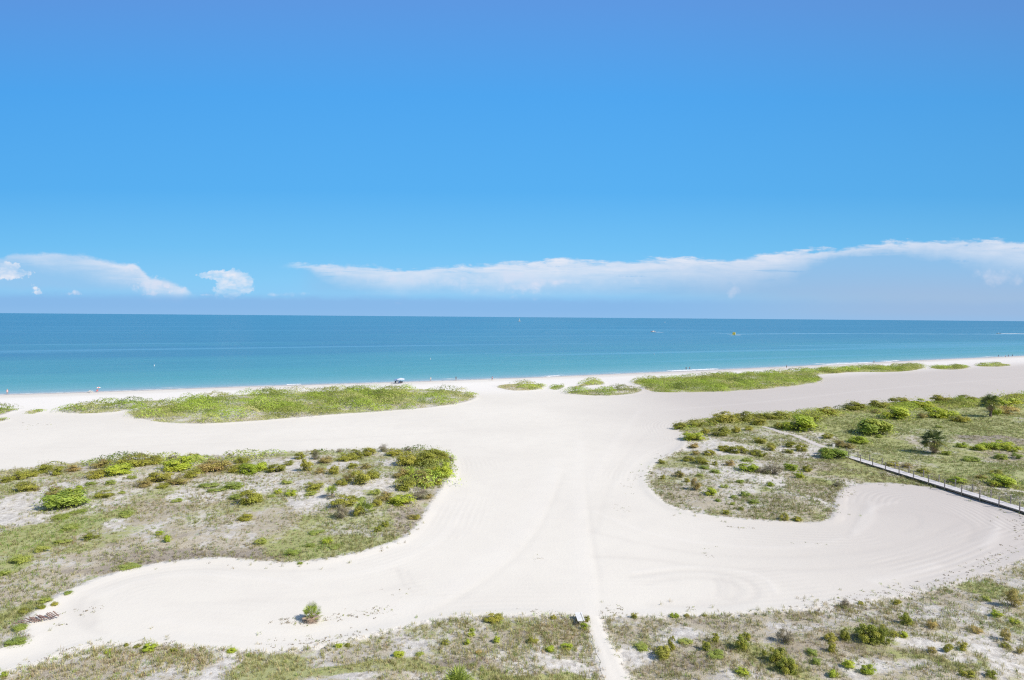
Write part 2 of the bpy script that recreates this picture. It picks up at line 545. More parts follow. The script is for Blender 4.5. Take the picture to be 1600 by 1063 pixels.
def new_mat(name):
    m = bpy.data.materials.new(name); m.use_nodes = True
    g = G(m.node_tree)
    b = m.node_tree.nodes['Principled BSDF']
    return m, g, b


def simple_mat(name, col, rough=0.6, vary=0.15, scale=8.0, spec=0.3, metal=0.0, bump=0.0):
    m, g, b = new_mat(name)
    tc = V(g, g.n.new('ShaderNodeTexCoord').outputs['Object'])
    n = g.noise(tc, scale, 5)
    lo = tuple(c * (1 - vary) for c in col); hi = tuple(min(1, c * (1 + vary)) for c in col)
    g.put(b.inputs['Base Color'], g.ramp(n, [(0.3, lo), (0.7, hi)]))
    b.inputs['Roughness'].default_value = rough
    b.inputs['Specular IOR Level'].default_value = spec
    b.inputs['Metallic'].default_value = metal
    if bump: g.put(b.inputs['Normal'], g.bump(n, bump, 0.02))
    return m


def leaf_mat(name, trans=0.3, rough=0.55, gain=1.0):
    """colour from the leaf's own 'col' attribute, part of the light passes through the blade"""
    m, g, b = new_mat(name)
    c = g.attr('col', 0)
    oi = V(g, g.n.new('ShaderNodeObjectInfo').outputs['Random'])
    c2 = g.mix(1.0, c, g.ramp(oi, [(0.0, (.82 * gain, .86 * gain, .80 * gain)), (0.5, (1. * gain, 1. * gain, 1. * gain)), (1.0, (1.16 * gain, 1.08 * gain, 1.1 * gain))]), 'MULTIPLY')
    g.put(b.inputs['Base Color'], c2)
    b.inputs['Roughness'].default_value = rough
    b.inputs['Specular IOR Level'].default_value = 0.25
    tr = g.n.new('ShaderNodeBsdfTranslucent'); g.put(tr.inputs['Color'], c2)
    mx = g.n.new('ShaderNodeMixShader'); mx.inputs[0].default_value = trans
    g.l.new(b.outputs[0], mx.inputs[1]); g.l.new(tr.outputs[0], mx.inputs[2])
    g.l.new(mx.outputs[0], g.n['Material Output'].inputs[0])
    return m
# ------------------------------------------------------------------ light and sky
def lin(r, g, b):
    f = lambda c: (c / 255 / 12.92) if c <= 10.31 else ((c / 255 + .055) / 1.055) ** 2.4
    return (f(r), f(g), f(b))


SUN_EL, SUN_AZ = 43.0, 112.0        # degrees; azimuth clockwise from the view axis (+Y)
sv = Vector((math.cos(R(SUN_EL)) * math.sin(R(SUN_AZ)), math.cos(R(SUN_EL)) * math.cos(R(SUN_AZ)), math.sin(R(SUN_EL))))
sd = bpy.data.lights.new("sun", 'SUN'); sd.energy = SUN_E; sd.angle = R(0.53); sd.color = SUN_C
so = bpy.data.objects.new("sun", sd); COL.objects.link(so)
so.rotation_euler = (-sv).to_track_quat('-Z', 'Y').to_euler(); so.location = sv * 300

W = bpy.data.worlds.new("World"); SC.world = W; W.use_nodes = True
g = G(W.node_tree); g.n.clear()
out = g.n.new('ShaderNodeOutputWorld'); bg = g.n.new('ShaderNodeBackground'); bg.inputs[1].default_value = SKY_S
g.l.new(bg.outputs[0], out.inputs[0])
sky = g.n.new('ShaderNodeTexSky'); sky.sky_type = 'NISHITA'; sky.sun_disc = False
sky.sun_elevation = R(SUN_EL); sky.sun_rotation = R(SUN_AZ); sky.air_density = 1.0; sky.dust_density = 0.6; sky.ozone_density = 1.4
dx, dy, dz = g.sep(V(g, g.n.new('ShaderNodeTexCoord').outputs['Generated']))
yy = g.mx(dy, 0.08)
U = dx / yy                       # tangent of the azimuth from west, tangent of the elevation
E = dz / yy


def uvp(px, py):
    d = ray(px, py)
    return d[0] / d[1], d[2] / d[1]


k = 1.0 / SKY_S
sc3 = lambda c, q=1.0: tuple(v * k * q for v in c)
# clear-air gradient of the west sky, by elevation
ev = lambda py: uvp(800, py)[1]
EMAX = 0.62
ez = g.clamp(E / EMAX)
gstops = [(0.0, lin(150, 205, 245)), (ev(440) / EMAX, lin(135, 203, 246)), (ev(390) / EMAX, lin(115, 194, 245)), (ev(300) / EMAX, lin(90, 177, 242)),
          (ev(150) / EMAX, lin(80, 166, 239)), (ev(5) / EMAX, lin(93, 153, 226)), (1.0, lin(92, 148, 222))]
west = g.ramp(ez, [(p, c) for p, c in gstops], 'EASE' if False else 'LINEAR')
west = g.mix(1.0, west, g.ramp(g.clamp((U + 1.0) * 0.5), [(0.0, (.96, .97, .975)), (.35, (1, 1, 1)), (.6, (1, 1, 1)), (1.0, (1.0, .93, .89))]), 'MULTIPLY')

# ---- clouds: banks by their top outline, cumulus by puffs
tx = g.clamp((U + 1.1) / 2.2)


def ccurve(pts, scale=1.0, key=lambda p: p):
    return [((uvp(px, 440)[0] + 1.1) / 2.2, v * scale) for px, v in pts]


top_px = [(-200, 402), (0, 402), (20, 396), (60, 394), (95, 393), (130, 397), (160, 404), (190, 410), (208, 410), (218, 415), (228, 426), (242, 434),
          (262, 436), (272, 442), (288, 445), (298, 455), (306, 460), (330, 440), (360, 411), (420, 411), (455, 411), (500, 410.5), (560, 413), (600, 418), (625, 422.5), (650, 420), (690, 416),
          (760, 414), (800, 408), (850, 405), (910, 406), (960, 408), (1000, 404), (1040, 402), (1080, 402), (1130, 403), (1162, 401), (1188, 395), (1220, 391), (1262, 388),
          (1300, 386), (1340, 383), (1400, 378), (1440, 376), (1485, 373), (1540, 373), (1600, 377), (1750, 388)]
T = g.curve(tx, [((uvp(p, 440)[0] + 1.1) / 2.2, uvp(p, q)[1] * 4.0) for p, q in top_px]) * 0.25
pres_px = [(-200, .9), (0, .95), (150, .95), (250, 1.0), (280, .9), (305, 0), (330, 0), (380, 0), (430, 0), (462, .05), (500, .45), (560, .55), (650, .5), (760, .65), (900, .75), (1000, .85), (1200, .95), (1600, .95), (1800, .9)]
P = g.curve(tx, ccurve(pres_px))
band_px = [(-200, 16), (0, 20), (60, 34), (100, 44), (200, 50), (250, 40), (292, 26), (304, 8), (455, 10), (500, 30), (580, 48), (650, 48), (740, 56), (800, 66), (900, 66), (1000, 62), (1100, 62), (1200, 64), (1260, 40), (1340, 20), (1450, 34), (1520, 56), (1600, 70), (1800, 70)]
B = g.curve(tx, ccurve(band_px, 1 / 100.0)) * 100.0
wh_px = [(-200, .35), (0, .35), (60, .5), (130, .62), (200, .7), (250, .8), (285, .8), (305, 0), (330, 0), (380, 0), (430, 0), (452, .25), (472, .75), (560, .8), (600, .8), (650, .75), (760, .7), (850, .9), (900, .8), (960, .8), (1100, .85), (1200, .85), (1300, .8), (1400, .85), (1600, .75), (1800, .6)]
WH = g.curve(tx, ccurve(wh_px))
FP = FPX
pc = g.comb(U * (FP / 46.0), E * (FP / 20.0), 3.0)
n_edge = (g.noise(pc, 1.0, 7, .66) - 0.5) * 1.7 + (.42 - g.billow(g.comb(U * (FP / 24.0), E * (FP / 17.0), 3.0), 1.0)) * .35
n_cirrus = g.noise(g.comb(U * (FP / 170.0), E * (FP / 11.0), 9.0), 1.0, 5, .6, .4)
n_big = g.noise(g.comb(U * (FP / 120.0), E * (FP / 45.0), 1.0), 1.0, 4, .55)
n_wisp = g.noise(g.comb(U * (FP / 90.0), E * (FP / 14.0), 5.0), 1.0, 7, .65, .6) - .5
Dp = (T - E) * FP + n_edge * 9.0 + n_wisp * 30.0 * g.ss(.0, .12, U + .42) + (n_big - .5) * 9.0 * g.ss(2.0, 16.0, (T - E) * FP)              # depth below the cloud top, in thousandths of the view distance
a_edge = g.ss(-2.0, 7.0, Dp)
hz = E * FP                                    # height over the horizon
lowfade = g.ss(22.0, 46.0, hz + n_edge * 6.0)
body = a_edge * P * lowfade
white = g.clamp(WH * (1.0 - g.ss(0.0, 1.0, Dp / g.mx(B, 1.0))) * a_edge * (0.45 + n_big * 0.9 + n_wisp * 2.0) * g.ss(0.22, 0.42, n_cirrus))


def puffs(lst, soft=.45, amp=.75, sc=17.0, z=0.0):
    """cumulus lobes summed into one field, its edge broken by noise"""
    nn = ((g.noise(g.comb(U * (FP / sc), E * (FP / sc), z), 1.0, 7, .66) - 0.5) * 1.5 + (.40 - g.billow(g.comb(U * (FP / sc / .9), E * (FP / sc / .9), z), 1.0)) * 1.1) * amp
    tot = None
    for px, py, rx, ry in lst:
        u0, e0 = uvp(px, py)
        q = g.m('POWER', (U - u0) * (FP / rx), 2.0) + g.m('POWER', (E - e0) * (FP / ry), 2.0)
        v = g.m('EXPONENT', q * -1.1)
        tot = v if tot is None else tot + v
    return g.ss(.38, .38 + soft, tot + nn * g.ss(.05, .35, tot))


PA = puffs([(314, 431, 14, 5), (330, 429, 18, 8), (348, 430, 20, 10), (368, 430, 16, 12), (384, 437, 15, 11), (352, 443, 24, 16), (372, 450, 26, 18), (350, 458, 22, 12), (386, 447, 12, 11)], .5, .85, 13, 2.0)
PB = puffs([(2, 414, 18, 14), (20, 420, 20, 12), (36, 428, 22, 8), (8, 432, 24, 10), (55, 451, 10, 9), (62, 459, 7, 6)], .5, .8, 13, 4.0)
PC = puffs([(262, 446, 18, 11), (236, 440, 18, 14), (285, 453, 16, 8), (205, 420, 24, 12), (215, 448, 30, 12), (110, 459, 24, 4), (120, 456, 6, 6), (236, 460, 26, 4), (322, 461, 30, 3)], .8, .9, 15, 5.0)
PD = puffs([(560, 429, 60, 12), (625, 440, 44, 11), (520, 420, 40, 7), (800, 426, 36, 13), (815, 440, 44, 18), (830, 455, 46, 20), (880, 440, 50, 7), (690, 440, 50, 12), (740, 450, 50, 16), (430, 461, 26, 6), (470, 459, 30, 5), (560, 464, 20, 4), (626, 474, 12, 4)], 1.1, .85, 26, 6.0)
PE = puffs([(1580, 440, 62, 22), (1545, 430, 44, 12), (1148, 448, 15, 14), (1142, 462, 12, 12), (1180, 410, 50, 12), (1040, 420, 70, 10), (970, 440, 60, 8), (1250, 400, 60, 10)], 1.2, .85, 24, 7.0)

bluehaze = sc3(lin(146, 192, 233)); violet = sc3(lin(134, 178, 228)); cream = sc3(lin(234, 237, 247)); cream2 = sc3(lin(216, 225, 244))
SCL = g.n.new('ShaderNodeMix'); SCL.data_type = 'RGBA'; SCL.blend_type = 'MULTIPLY'; SCL.inputs[0].default_value = 1
g.put(SCL.inputs[6], west); g.put(SCL.inputs[7], (k, k, k))
SCL.clamp_result = False
c = V(g, SCL.outputs[2])
c = g.mix(g.clamp(body * 0.92), c, g.mix(g.clamp(g.ss(-.30, -.55, U) + g.ss(-.28, -.05, U) * (1.0 - g.ss(.12, .42, U)) * .8), bluehaze, sc3(lin(150, 198, 238))))
c = g.mix(g.clamp(white * 0.92), c, cream)
c = g.mix(g.clamp(PE * (0.5 + n_wisp * 1.2)), c, cream2)
c = g.mix(g.clamp(PD * (0.6 + n_edge * 1.1)), c, cream2)
c = g.mix(g.clamp(PC * (.8 + n_edge * 1.2)), c, cream2)
cum = g.ss(0.0, 26.0, hz - 22.0)
c = g.mix(g.clamp(PA * (0.62 + n_edge * 1.3) * (.35 + cum * .65)), c, cream)
c = g.mix(g.clamp(PB * (0.75 + n_edge * 1.2)), c, cream)
# thin dark slots in the bank, then the hazy band over the horizon
slots = puffs([(862, 417, 44, 3.2), (990, 432, 42, 2.6), (1040, 421, 14, 2), (1090, 424, 14, 2), (1330, 386, 22, 2.2), (1490, 408, 46, 2.4), (1580, 388, 30, 3), (1590, 417, 24, 3), (1520, 384, 40, 2.5), (1245, 425, 30, 2)], .8, .7, 14, 8.0)
c = g.mix(slots * 0.6, c, sc3(lin(126, 184, 232)))
bandm = (1.0 - g.ss(20.0, 36.0, hz + n_edge * 5.0))
c = g.mix(a_edge * P * g.ss(.05, .75, U) * (1.0 - g.ss(20.0, 100.0, hz)) * .85, c, sc3(lin(166, 189, 220)))
c = g.mix(bandm * (0.72 - g.ss(.1, .6, U) * .45), c, violet)
c = g.mix((1.0 - g.ss(0.0, 14.0, hz)) * 0.4, c, sc3(lin(146, 192, 235)))
front = g.ss(0.12, 0.52, dy) * (1.0 - g.ss(0.62, 0.9, dz))
skyc = g.mix(1.0, V(g, sky.outputs[0]), SKY_T, 'MULTIPLY')
g.put(bg.inputs[0], g.mix(front, skyc, c))

SC.view_settings.view_transform = 'Standard'; SC.view_settings.look = 'None'
SC.view_settings.exposure = EXPO; SC.view_settings.gamma = 1.0; SC.view_settings.use_curve_mapping = False
SC.cycles.max_bounces = 5; SC.cycles.diffuse_bounces = 3; SC.cycles.glossy_bounces = 2; SC.cycles.transmission_bounces = 3; SC.cycles.transparent_max_bounces = 4
SC.cycles.use_denoising = DENOISE; SC.cycles.pixel_filter_type = 'BLACKMAN_HARRIS'; SC.cycles.filter_width = 1.2

# ------------------------------------------------------------------ the ground: one sheet, finely divided where the dunes are
ra = np.concatenate([np.geomspace(5, 36, 24)[:-1], np.geomspace(36, 500, 640)[:-1], np.geomspace(500, 2500, 40)])
th = np.concatenate([np.linspace(-180, -52, 90)[:-1], np.linspace(-52, 52, 860)[:-1], np.linspace(52, 180, 90)[:-1]])
thr = np.radians(th)
RR, TT = np.meshgrid(ra, thr, indexing='ij')
gx = (RR * np.sin(TT)).ravel(); gy = (RR * np.cos(TT)).ravel()
veg = ground_fields(gx, gy)
shd = shore_dist(gx, gy)
gz = ground_z(gx, gy, veg, shd)
trk = track_field(gx, gy)
zf = zone_fields(gx, gy)
gz += trk * 0.03
nT = len(thr); nR = len(ra)
ii, jj = np.meshgrid(np.arange(nR - 1), np.arange(nT), indexing='ij')
a0 = (ii * nT + jj).ravel(); a1 = (ii * nT + (jj + 1) % nT).ravel()
faces = np.stack([a0, a1, a1 + nT, a0 + nT], 1)[:, ::-1]
inn = sstep(-.2, .6, veg)
fb1 = fbm(gx, gy, 2.2, 4, 41); fb2 = fbm(gx, gy, 8, 3, 42)
lit = inn * np.clip(0.06 + 0.9 * (fb1 - .42) + 0.5 * (fb2 - .45) + .6 * zf['brown'] + .55 * zf['speck'] * fb1 + 1.15 * zf['grey'] + .35 * zf['olive'] - 1.1 * zf['bare'], 0, 1)
rightd = sstep(45, 90, gx) * sstep(60, 90, gy)
grn = inn * np.clip(0.20 - .12 * sstep(60, 52, gy) + .22 * rightd + 1.0 * (fbm(gx, gy, 5, 4, 43) - .45) + .7 * zf['green'] + .55 * zf['olive'] - .9 * zf['bare'] - .5 * zf['grey'] - .4 * zf['speck'], 0, 1)
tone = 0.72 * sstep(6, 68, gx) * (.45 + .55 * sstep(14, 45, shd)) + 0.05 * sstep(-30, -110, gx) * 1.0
trail = np.zeros_like(gx)
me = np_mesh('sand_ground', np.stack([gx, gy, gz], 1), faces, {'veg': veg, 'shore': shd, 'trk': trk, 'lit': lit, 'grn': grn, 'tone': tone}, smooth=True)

m_sand, g, b = new_mat('sand')
pos = g.pos(); X, Y, Z = g.sep(pos)
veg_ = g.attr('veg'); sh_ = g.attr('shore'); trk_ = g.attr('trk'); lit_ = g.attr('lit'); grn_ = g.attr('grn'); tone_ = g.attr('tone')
nb = g.noise(pos, 0.035, 4, .5); nm = g.noise(pos, 0.35, 5, .6); nf = g.noise(pos, 3.2, 4, .65); nff = g.noise(pos, 11.0, 3, .7)
sand = g.mix(g.ss(.3, .7, nb), SAND_A, SAND_B)
sand = g.mix(g.ss(.35, .75, nm) * .16, sand, (.60, .565, .53))
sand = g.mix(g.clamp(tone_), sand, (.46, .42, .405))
# raked lines that run along the dune edges
e = 0.0 - veg_
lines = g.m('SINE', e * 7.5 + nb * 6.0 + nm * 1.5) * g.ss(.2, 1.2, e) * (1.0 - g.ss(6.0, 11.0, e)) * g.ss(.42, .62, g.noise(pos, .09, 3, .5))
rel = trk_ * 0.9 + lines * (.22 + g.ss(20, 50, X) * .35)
beachw = g.ss(8, 20, sh_) * (1.0 - g.ss(34, 60, sh_))
sand = g.mix(beachw * .55, sand, (.82, .80, .775))
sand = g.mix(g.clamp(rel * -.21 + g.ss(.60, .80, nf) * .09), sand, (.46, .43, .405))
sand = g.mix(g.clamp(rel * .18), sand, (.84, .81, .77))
# footprints and wheel scuffs
foot = g.ss(.66, .78, nf) * g.ss(.5, .68, g.noise(pos, .11, 3, .6))
sand = g.mix(foot * .22, sand, (.44, .40, .37))
# inside the dunes
edge_n = (g.noise(pos, .9, 5, .65) - .5) * 2.6
vm = g.ss(-.25, .55, veg_ + edge_n)
nsp = g.noise(pos, 1.5, 5, .72); nsp2 = g.noise(pos, .55, 4, .6)
dsand = g.mix(g.ss(.36, .62, nsp), (.46, .435, .405), (.68, .655, .615))
litc = g.mix(g.ss(.35, .65, nff), (.29, .245, .17), (.54, .49, .375))
litc = g.mix(g.ss(.55, .95, lit_) * .75, litc, (.23, .19, .155))
dune = g.mix(g.clamp(g.ss(.50, .60, nsp * .78 + nff * .14 + lit_ * .36) * g.ss(0.02, .22, lit_)) * .82, dsand, litc)
tanc = g.mix(nff, (.36, .31, .20), (.48, .43, .30))
dune = g.mix(g.ss(.50, .66, nsp2 * .7 + nf * .3) * .6, dune, tanc)
grnc = g.mix(nff, (.26, .29, .095), (.44, .46, .19))
dune = g.mix(g.clamp(g.ss(.40, .58, nsp * .45 + nf * .15 + grn_ * .58) * g.ss(.02, .2, grn_)) * .85, dune, grnc)
specks = g.ss(.735, .77, g.noise(pos, 6.0, 3, .8)) * g.ss(.5, .62, g.noise(pos, .06, 4, .6))
sand = g.mix(specks * .35, sand, (.34, .29, .24))
col = g.mix(vm, sand, dune)
# stray bits of wrack just outside the dune edge
wr = g.ss(.715, .76, nf) * (1.0 - g.ss(.6, 3.2, e)) * g.ss(.45, .6, nm)
col = g.mix(wr * (1.0 - vm) * .7, col, (.22, .18, .14))
# damp sand by the water
wet = 1.0 - g.ss(.2, 5.5, sh_ + (nm - .5) * 3.0)
dry = g.ss(5.0, 22.0, sh_) * (1.0 - g.ss(60.0, 75.0, sh_))
col = g.mix(wet * .75, col, (.40, .35, .32))
under = g.ss(0.0, -3.0, sh_)
g.put(b.inputs['Base Color'], col)
g.put(b.inputs['Roughness'], g.ss(0.0, 1.0, wet, .9, .45))
b.inputs['Specular IOR Level'].default_value = .15
h = rel * .03 + nf * .045 + nm * .07 + foot * -.12 + vm * (nff * .08 + nsp * .35)
g.put(b.inputs['Normal'], g.bump(h, .55, .6))
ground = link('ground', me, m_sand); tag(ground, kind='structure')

# sandy footpath and trail, laid as thin sheets over the ground
def path_sheet(name, left, right, n=40):
    L = np.array(smooth_line(left, 2)); Q = np.array(smooth_line(right, 2))
    def res(A):
        s = np.concatenate([[0], np.cumsum(np.linalg.norm(np.diff(A, axis=0), axis=1))]); t = np.linspace(0, s[-1], n)
        return np.stack([np.interp(t, s, A[:, 0]), np.interp(t, s, A[:, 1])], 1)
    L, Q = res(L), res(Q); mcol = 8
    rng = np.random.default_rng(5)
    jl = np.convolve(rng.normal(0, .16, n + 4), np.ones(3) / 3, 'same')[2:-2]; jr = np.convolve(rng.normal(0, .16, n + 4), np.ones(3) / 3, 'same')[2:-2]
    d = Q - L; d /= np.linalg.norm(d, axis=1)[:, None]
    L = L + d * jl[:, None]; Q = Q + d * jr[:, None]
    t = np.linspace(0, 1, mcol)
    pts = L[:, None, :] * (1 - t)[None, :, None] + Q[:, None, :] * t[None, :, None]
    x, y = pts[..., 0].ravel(), pts[..., 1].ravel()
    v = ground_fields(x, y); s = shore_dist(x, y); tr = track_field(x, y)
    z = ground_z(x, y, v, s) + tr * 0.03 + 0.02
    z = z + 0.03 * np.tile(4 * t * (1 - t), n)
    i, j = np.meshgrid(np.arange(n - 1), np.arange(mcol - 1), indexing='ij')
    a = (i * mcol + j).ravel()
    f = np.stack([a, a + 1, a + mcol + 1, a + mcol], 1)
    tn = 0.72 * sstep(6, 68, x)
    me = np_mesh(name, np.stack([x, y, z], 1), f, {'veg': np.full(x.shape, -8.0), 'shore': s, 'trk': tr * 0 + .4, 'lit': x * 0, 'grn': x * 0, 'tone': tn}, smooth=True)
    o = link(name, me, m_sand); tag(o, kind='structure')
    return o


path_sheet('footpath', [at(1000, 1240)[:2], at(946, 1064)[:2], at(936, 1032)[:2], at(926, 1002)[:2], at(919, 978)[:2], at(917, 964)[:2]],
           [at(1075, 1240)[:2], at(983, 1064)[:2], at(965, 1030)[:2], at(949, 1000)[:2], at(940, 978)[:2], at(937, 964)[:2]], 60)
_t = np.array(TRAIL); _n = np.gradient(_t, axis=0); _n = np.stack([-_n[:, 1], _n[:, 0]], 1); _n /= np.linalg.norm(_n, axis=1)[:, None]
path_sheet('trail', _t + _n * .75, _t - _n * .75, 40)

# ------------------------------------------------------------------ the sea
ra = np.concatenate([np.geomspace(90, 900, 180)[:-1], np.geomspace(900, 90000, 90)])
thr = np.radians(np.concatenate([np.linspace(-180, -60, 40)[:-1], np.linspace(-60, 60, 400)[:-1], np.linspace(60, 180, 40)[:-1]]))
RR, TT = np.meshgrid(ra, thr, indexing='ij')
sx = (RR * np.sin(TT)).ravel(); sy = (RR * np.cos(TT)).ravel()
sdist = -shore_dist(sx, sy)
nT, nR = len(thr), len(ra)
ii, jj = np.meshgrid(np.arange(nR - 1), np.arange(nT), indexing='ij')
a0 = (ii * nT + jj).ravel(); a1 = (ii * nT + (jj + 1) % nT).ravel()
faces = np.stack([a0, a1, a1 + nT, a0 + nT], 1)[:, ::-1]
keep = (sdist[faces] > -40).any(1)
me = np_mesh('sea', np.stack([sx, sy, np.full_like(sx, SEA_Z)], 1), faces[keep], {'off': sdist}, smooth=True)
m_sea, g, b = new_mat('sea_water')
pos = g.pos(); X, Y, Z = g.sep(pos)
D = g.attr('off')
rot = R(24.0)                                     # along-shore / cross-shore axes
al = X * math.cos(rot) + Y * math.sin(rot); cr = Y * math.cos(rot) - X * math.sin(rot)
n1 = g.noise(g.comb(al * (1 / 420.0), cr * (1 / 70.0)), 1.0, 5, .55) - .5
n2 = g.noise(g.comb(al * (1 / 70.0), cr * (1 / 9.0)), 1.0, 4, .6) - .5
n3 = g.noise(g.comb(al * (1 / 2600.0), cr * (1 / 420.0), 4.0), 1.0, 5, .6) - .5
Dw = g.mx(D * (1.0 + n1 * .9) + n2 * 3.0, 0.0)
lg = g.m('LOGARITHM', Dw / 5.0 + 1.0, math.e) / math.log(40000 / 5.0 + 1)
lp = lambda d: math.log(d / 5.0 + 1) / math.log(40000 / 5.0 + 1)
wc = g.ramp(lg, [(lp(0), SEA_COL[0]), (lp(5), SEA_COL[1]), (lp(14), SEA_COL[2]), (lp(40), SEA_COL[3]), (lp(110), SEA_COL[4]), (lp(260), SEA_COL[5]), (lp(1000), SEA_COL[6]), (lp(6000), SEA_COL[7])])
n4 = g.noise(g.comb(al * (1 / 130.0), cr * (1 / 13.0), 8.0), 1.0, 4, .6) - .5
wc = g.mix(g.clamp(n4 * 3.0) * .45 * g.ss(25, 90, D), wc, (.045, .19, .31))
wc = g.mix(g.clamp(n1 * 2.6 + .05) * .62 * g.ss(60, 160, D), wc, (.036, .165, .32))
wc = g.mix(g.clamp(n3 * 3.4) * .6 * g.ss(200, 700, D), wc, (.026, .165, .30))
wc = g.mix(g.clamp(n2 * -2.6 - .08) * .5, wc, (.16, .44, .54))
wc = g.mix(g.ss(-30, -190, X) * g.ss(40, 140, D) * (.30 + n1 * 1.2), wc, (.045, .17, .30))
wc = g.mix(g.ss(150, 600, X) * g.ss(300, 900, D) * .35, wc, (.035, .16, .27))
# a slick and old wakes: smooth pale bands along the shore
nb = g.noise(g.comb(al * (1 / 1500.0), cr * (1 / 60.0), 7.0), 1.0, 3, .5)
wc = g.mix(g.ss(.58, .66, nb) * .38, wc, (.16, .40, .58))
# foam of the little breakers
fl = g.noise(g.comb(al * (1 / 16.0), 0.0, 2.0), 1.0, 3, .5); fp = g.noise(g.comb(al * (1 / 60.0), 0.0, 5.0), 1.0, 3, .6)
f1 = g.ss(2.2, .6, g.m('ABSOLUTE', D - 6.0 - (fl - .5) * 10.0)) * g.ss(.54, .63, fp)
f2 = g.ss(1.1, .2, g.m('ABSOLUTE', D - .9 - (fl - .5) * 3.0)) * g.ss(.36, .5, g.noise(g.comb(al * (1 / 25.0), 3.0, 1.0), 1.0, 3, .6))
foam = g.clamp(f1 + f2 * .85) * g.ss(.35, .55, g.noise(pos, .8, 3, .6))
wc = g.mix(foam * .85, wc, (.78, .80, .80))
g.put(b.inputs['Base Color'], wc)
g.put(b.inputs['Roughness'], g.m('ADD', foam * .4, .30))
b.inputs['IOR'].default_value = 1.33
b.inputs['Specular IOR Level'].default_value = SEA_SPEC
wv = g.noise(g.comb(al * .12, cr * .55), 1.0, 5, .6) + g.noise(g.comb(al * .02, cr * .11, 3.0), 1.0, 4, .6) * 2.0
g.put(b.inputs['Normal'], g.bump(wv, .35, 1.0))
sea = link('sea', me, m_sea); tag(sea, kind='structure')
# ------------------------------------------------------------------ plants
m_grass = leaf_mat('grass_blades', .25, .6)
m_leaf = leaf_mat('shrub_leaves', .30, .5, 1.1)
m_stem = simple_mat('grey_twig', (.27, .225, .18), .8, .25, 6)
m_frond = leaf_mat('palm_frond', .22, .42)
m_bark = simple_mat('palm_bark', (.17, .135, .12), .85, .35, 5, bump=.6)
m_dead = leaf_mat('dead_frond', .15, .8)


def blades(x, y, z, L, wd, lean, ang, cols, tipc=None):
    """one bent blade (two triangles) per entry"""
    n = len(x)
    ca, sa = np.cos(ang), np.sin(ang)
    px_, py_ = -sa * wd * .5, ca * wd * .5
    h1 = L * .55 * np.cos(lean * .6); o1 = L * .55 * np.sin(lean * .6)
    h2 = h1 + L * .45 * np.cos(lean * 1.5); o2 = o1 + L * .45 * np.sin(lean * 1.5)
    v = np.empty((n, 5, 3), np.float32)
    v[:, 0] = np.stack([x - px_ * .7, y - py_ * .7, z], 1)
    v[:, 1] = np.stack([x + px_ * .7, y + py_ * .7, z], 1)
    v[:, 2] = np.stack([x + ca * o1 + px_, y + sa * o1 + py_, z + h1], 1)
    v[:, 3] = np.stack([x + ca * o1 - px_, y + sa * o1 - py_, z + h1], 1)
    v[:, 4] = np.stack([x + ca * o2, y + sa * o2, z + h2], 1)
    i = np.arange(n, dtype=np.int32)[:, None] * 5
    f = np.concatenate([i + [[0, 1, 2]], i + [[0, 2, 3]], i + [[3, 2, 4]]], 0)
    c = np.repeat(cols[:, None, :], 5, 1)
    return v.reshape(-1, 3), f, c.reshape(-1, 3)


GC = {'brown': np.array([(.45, .36, .20), (.39, .31, .17), (.50, .41, .24), (.34, .27, .16)]),
      'tan': np.array([(.57, .51, .29), (.53, .49, .26), (.49, .45, .25)]),
      'olive': np.array([(.34, .355, .125), (.39, .395, .15), (.29, .30, .11), (.43, .41, .18)]),
      'green': np.array([(.30, .43, .095), (.35, .48, .115), (.25, .37, .09), (.40, .49, .15)]),
      'sage': np.array([(.42, .48, .27), (.39, .44, .26)]),
      'grey': np.array([(.29, .24, .20), (.35, .30, .26), (.24, .20, .17)])}


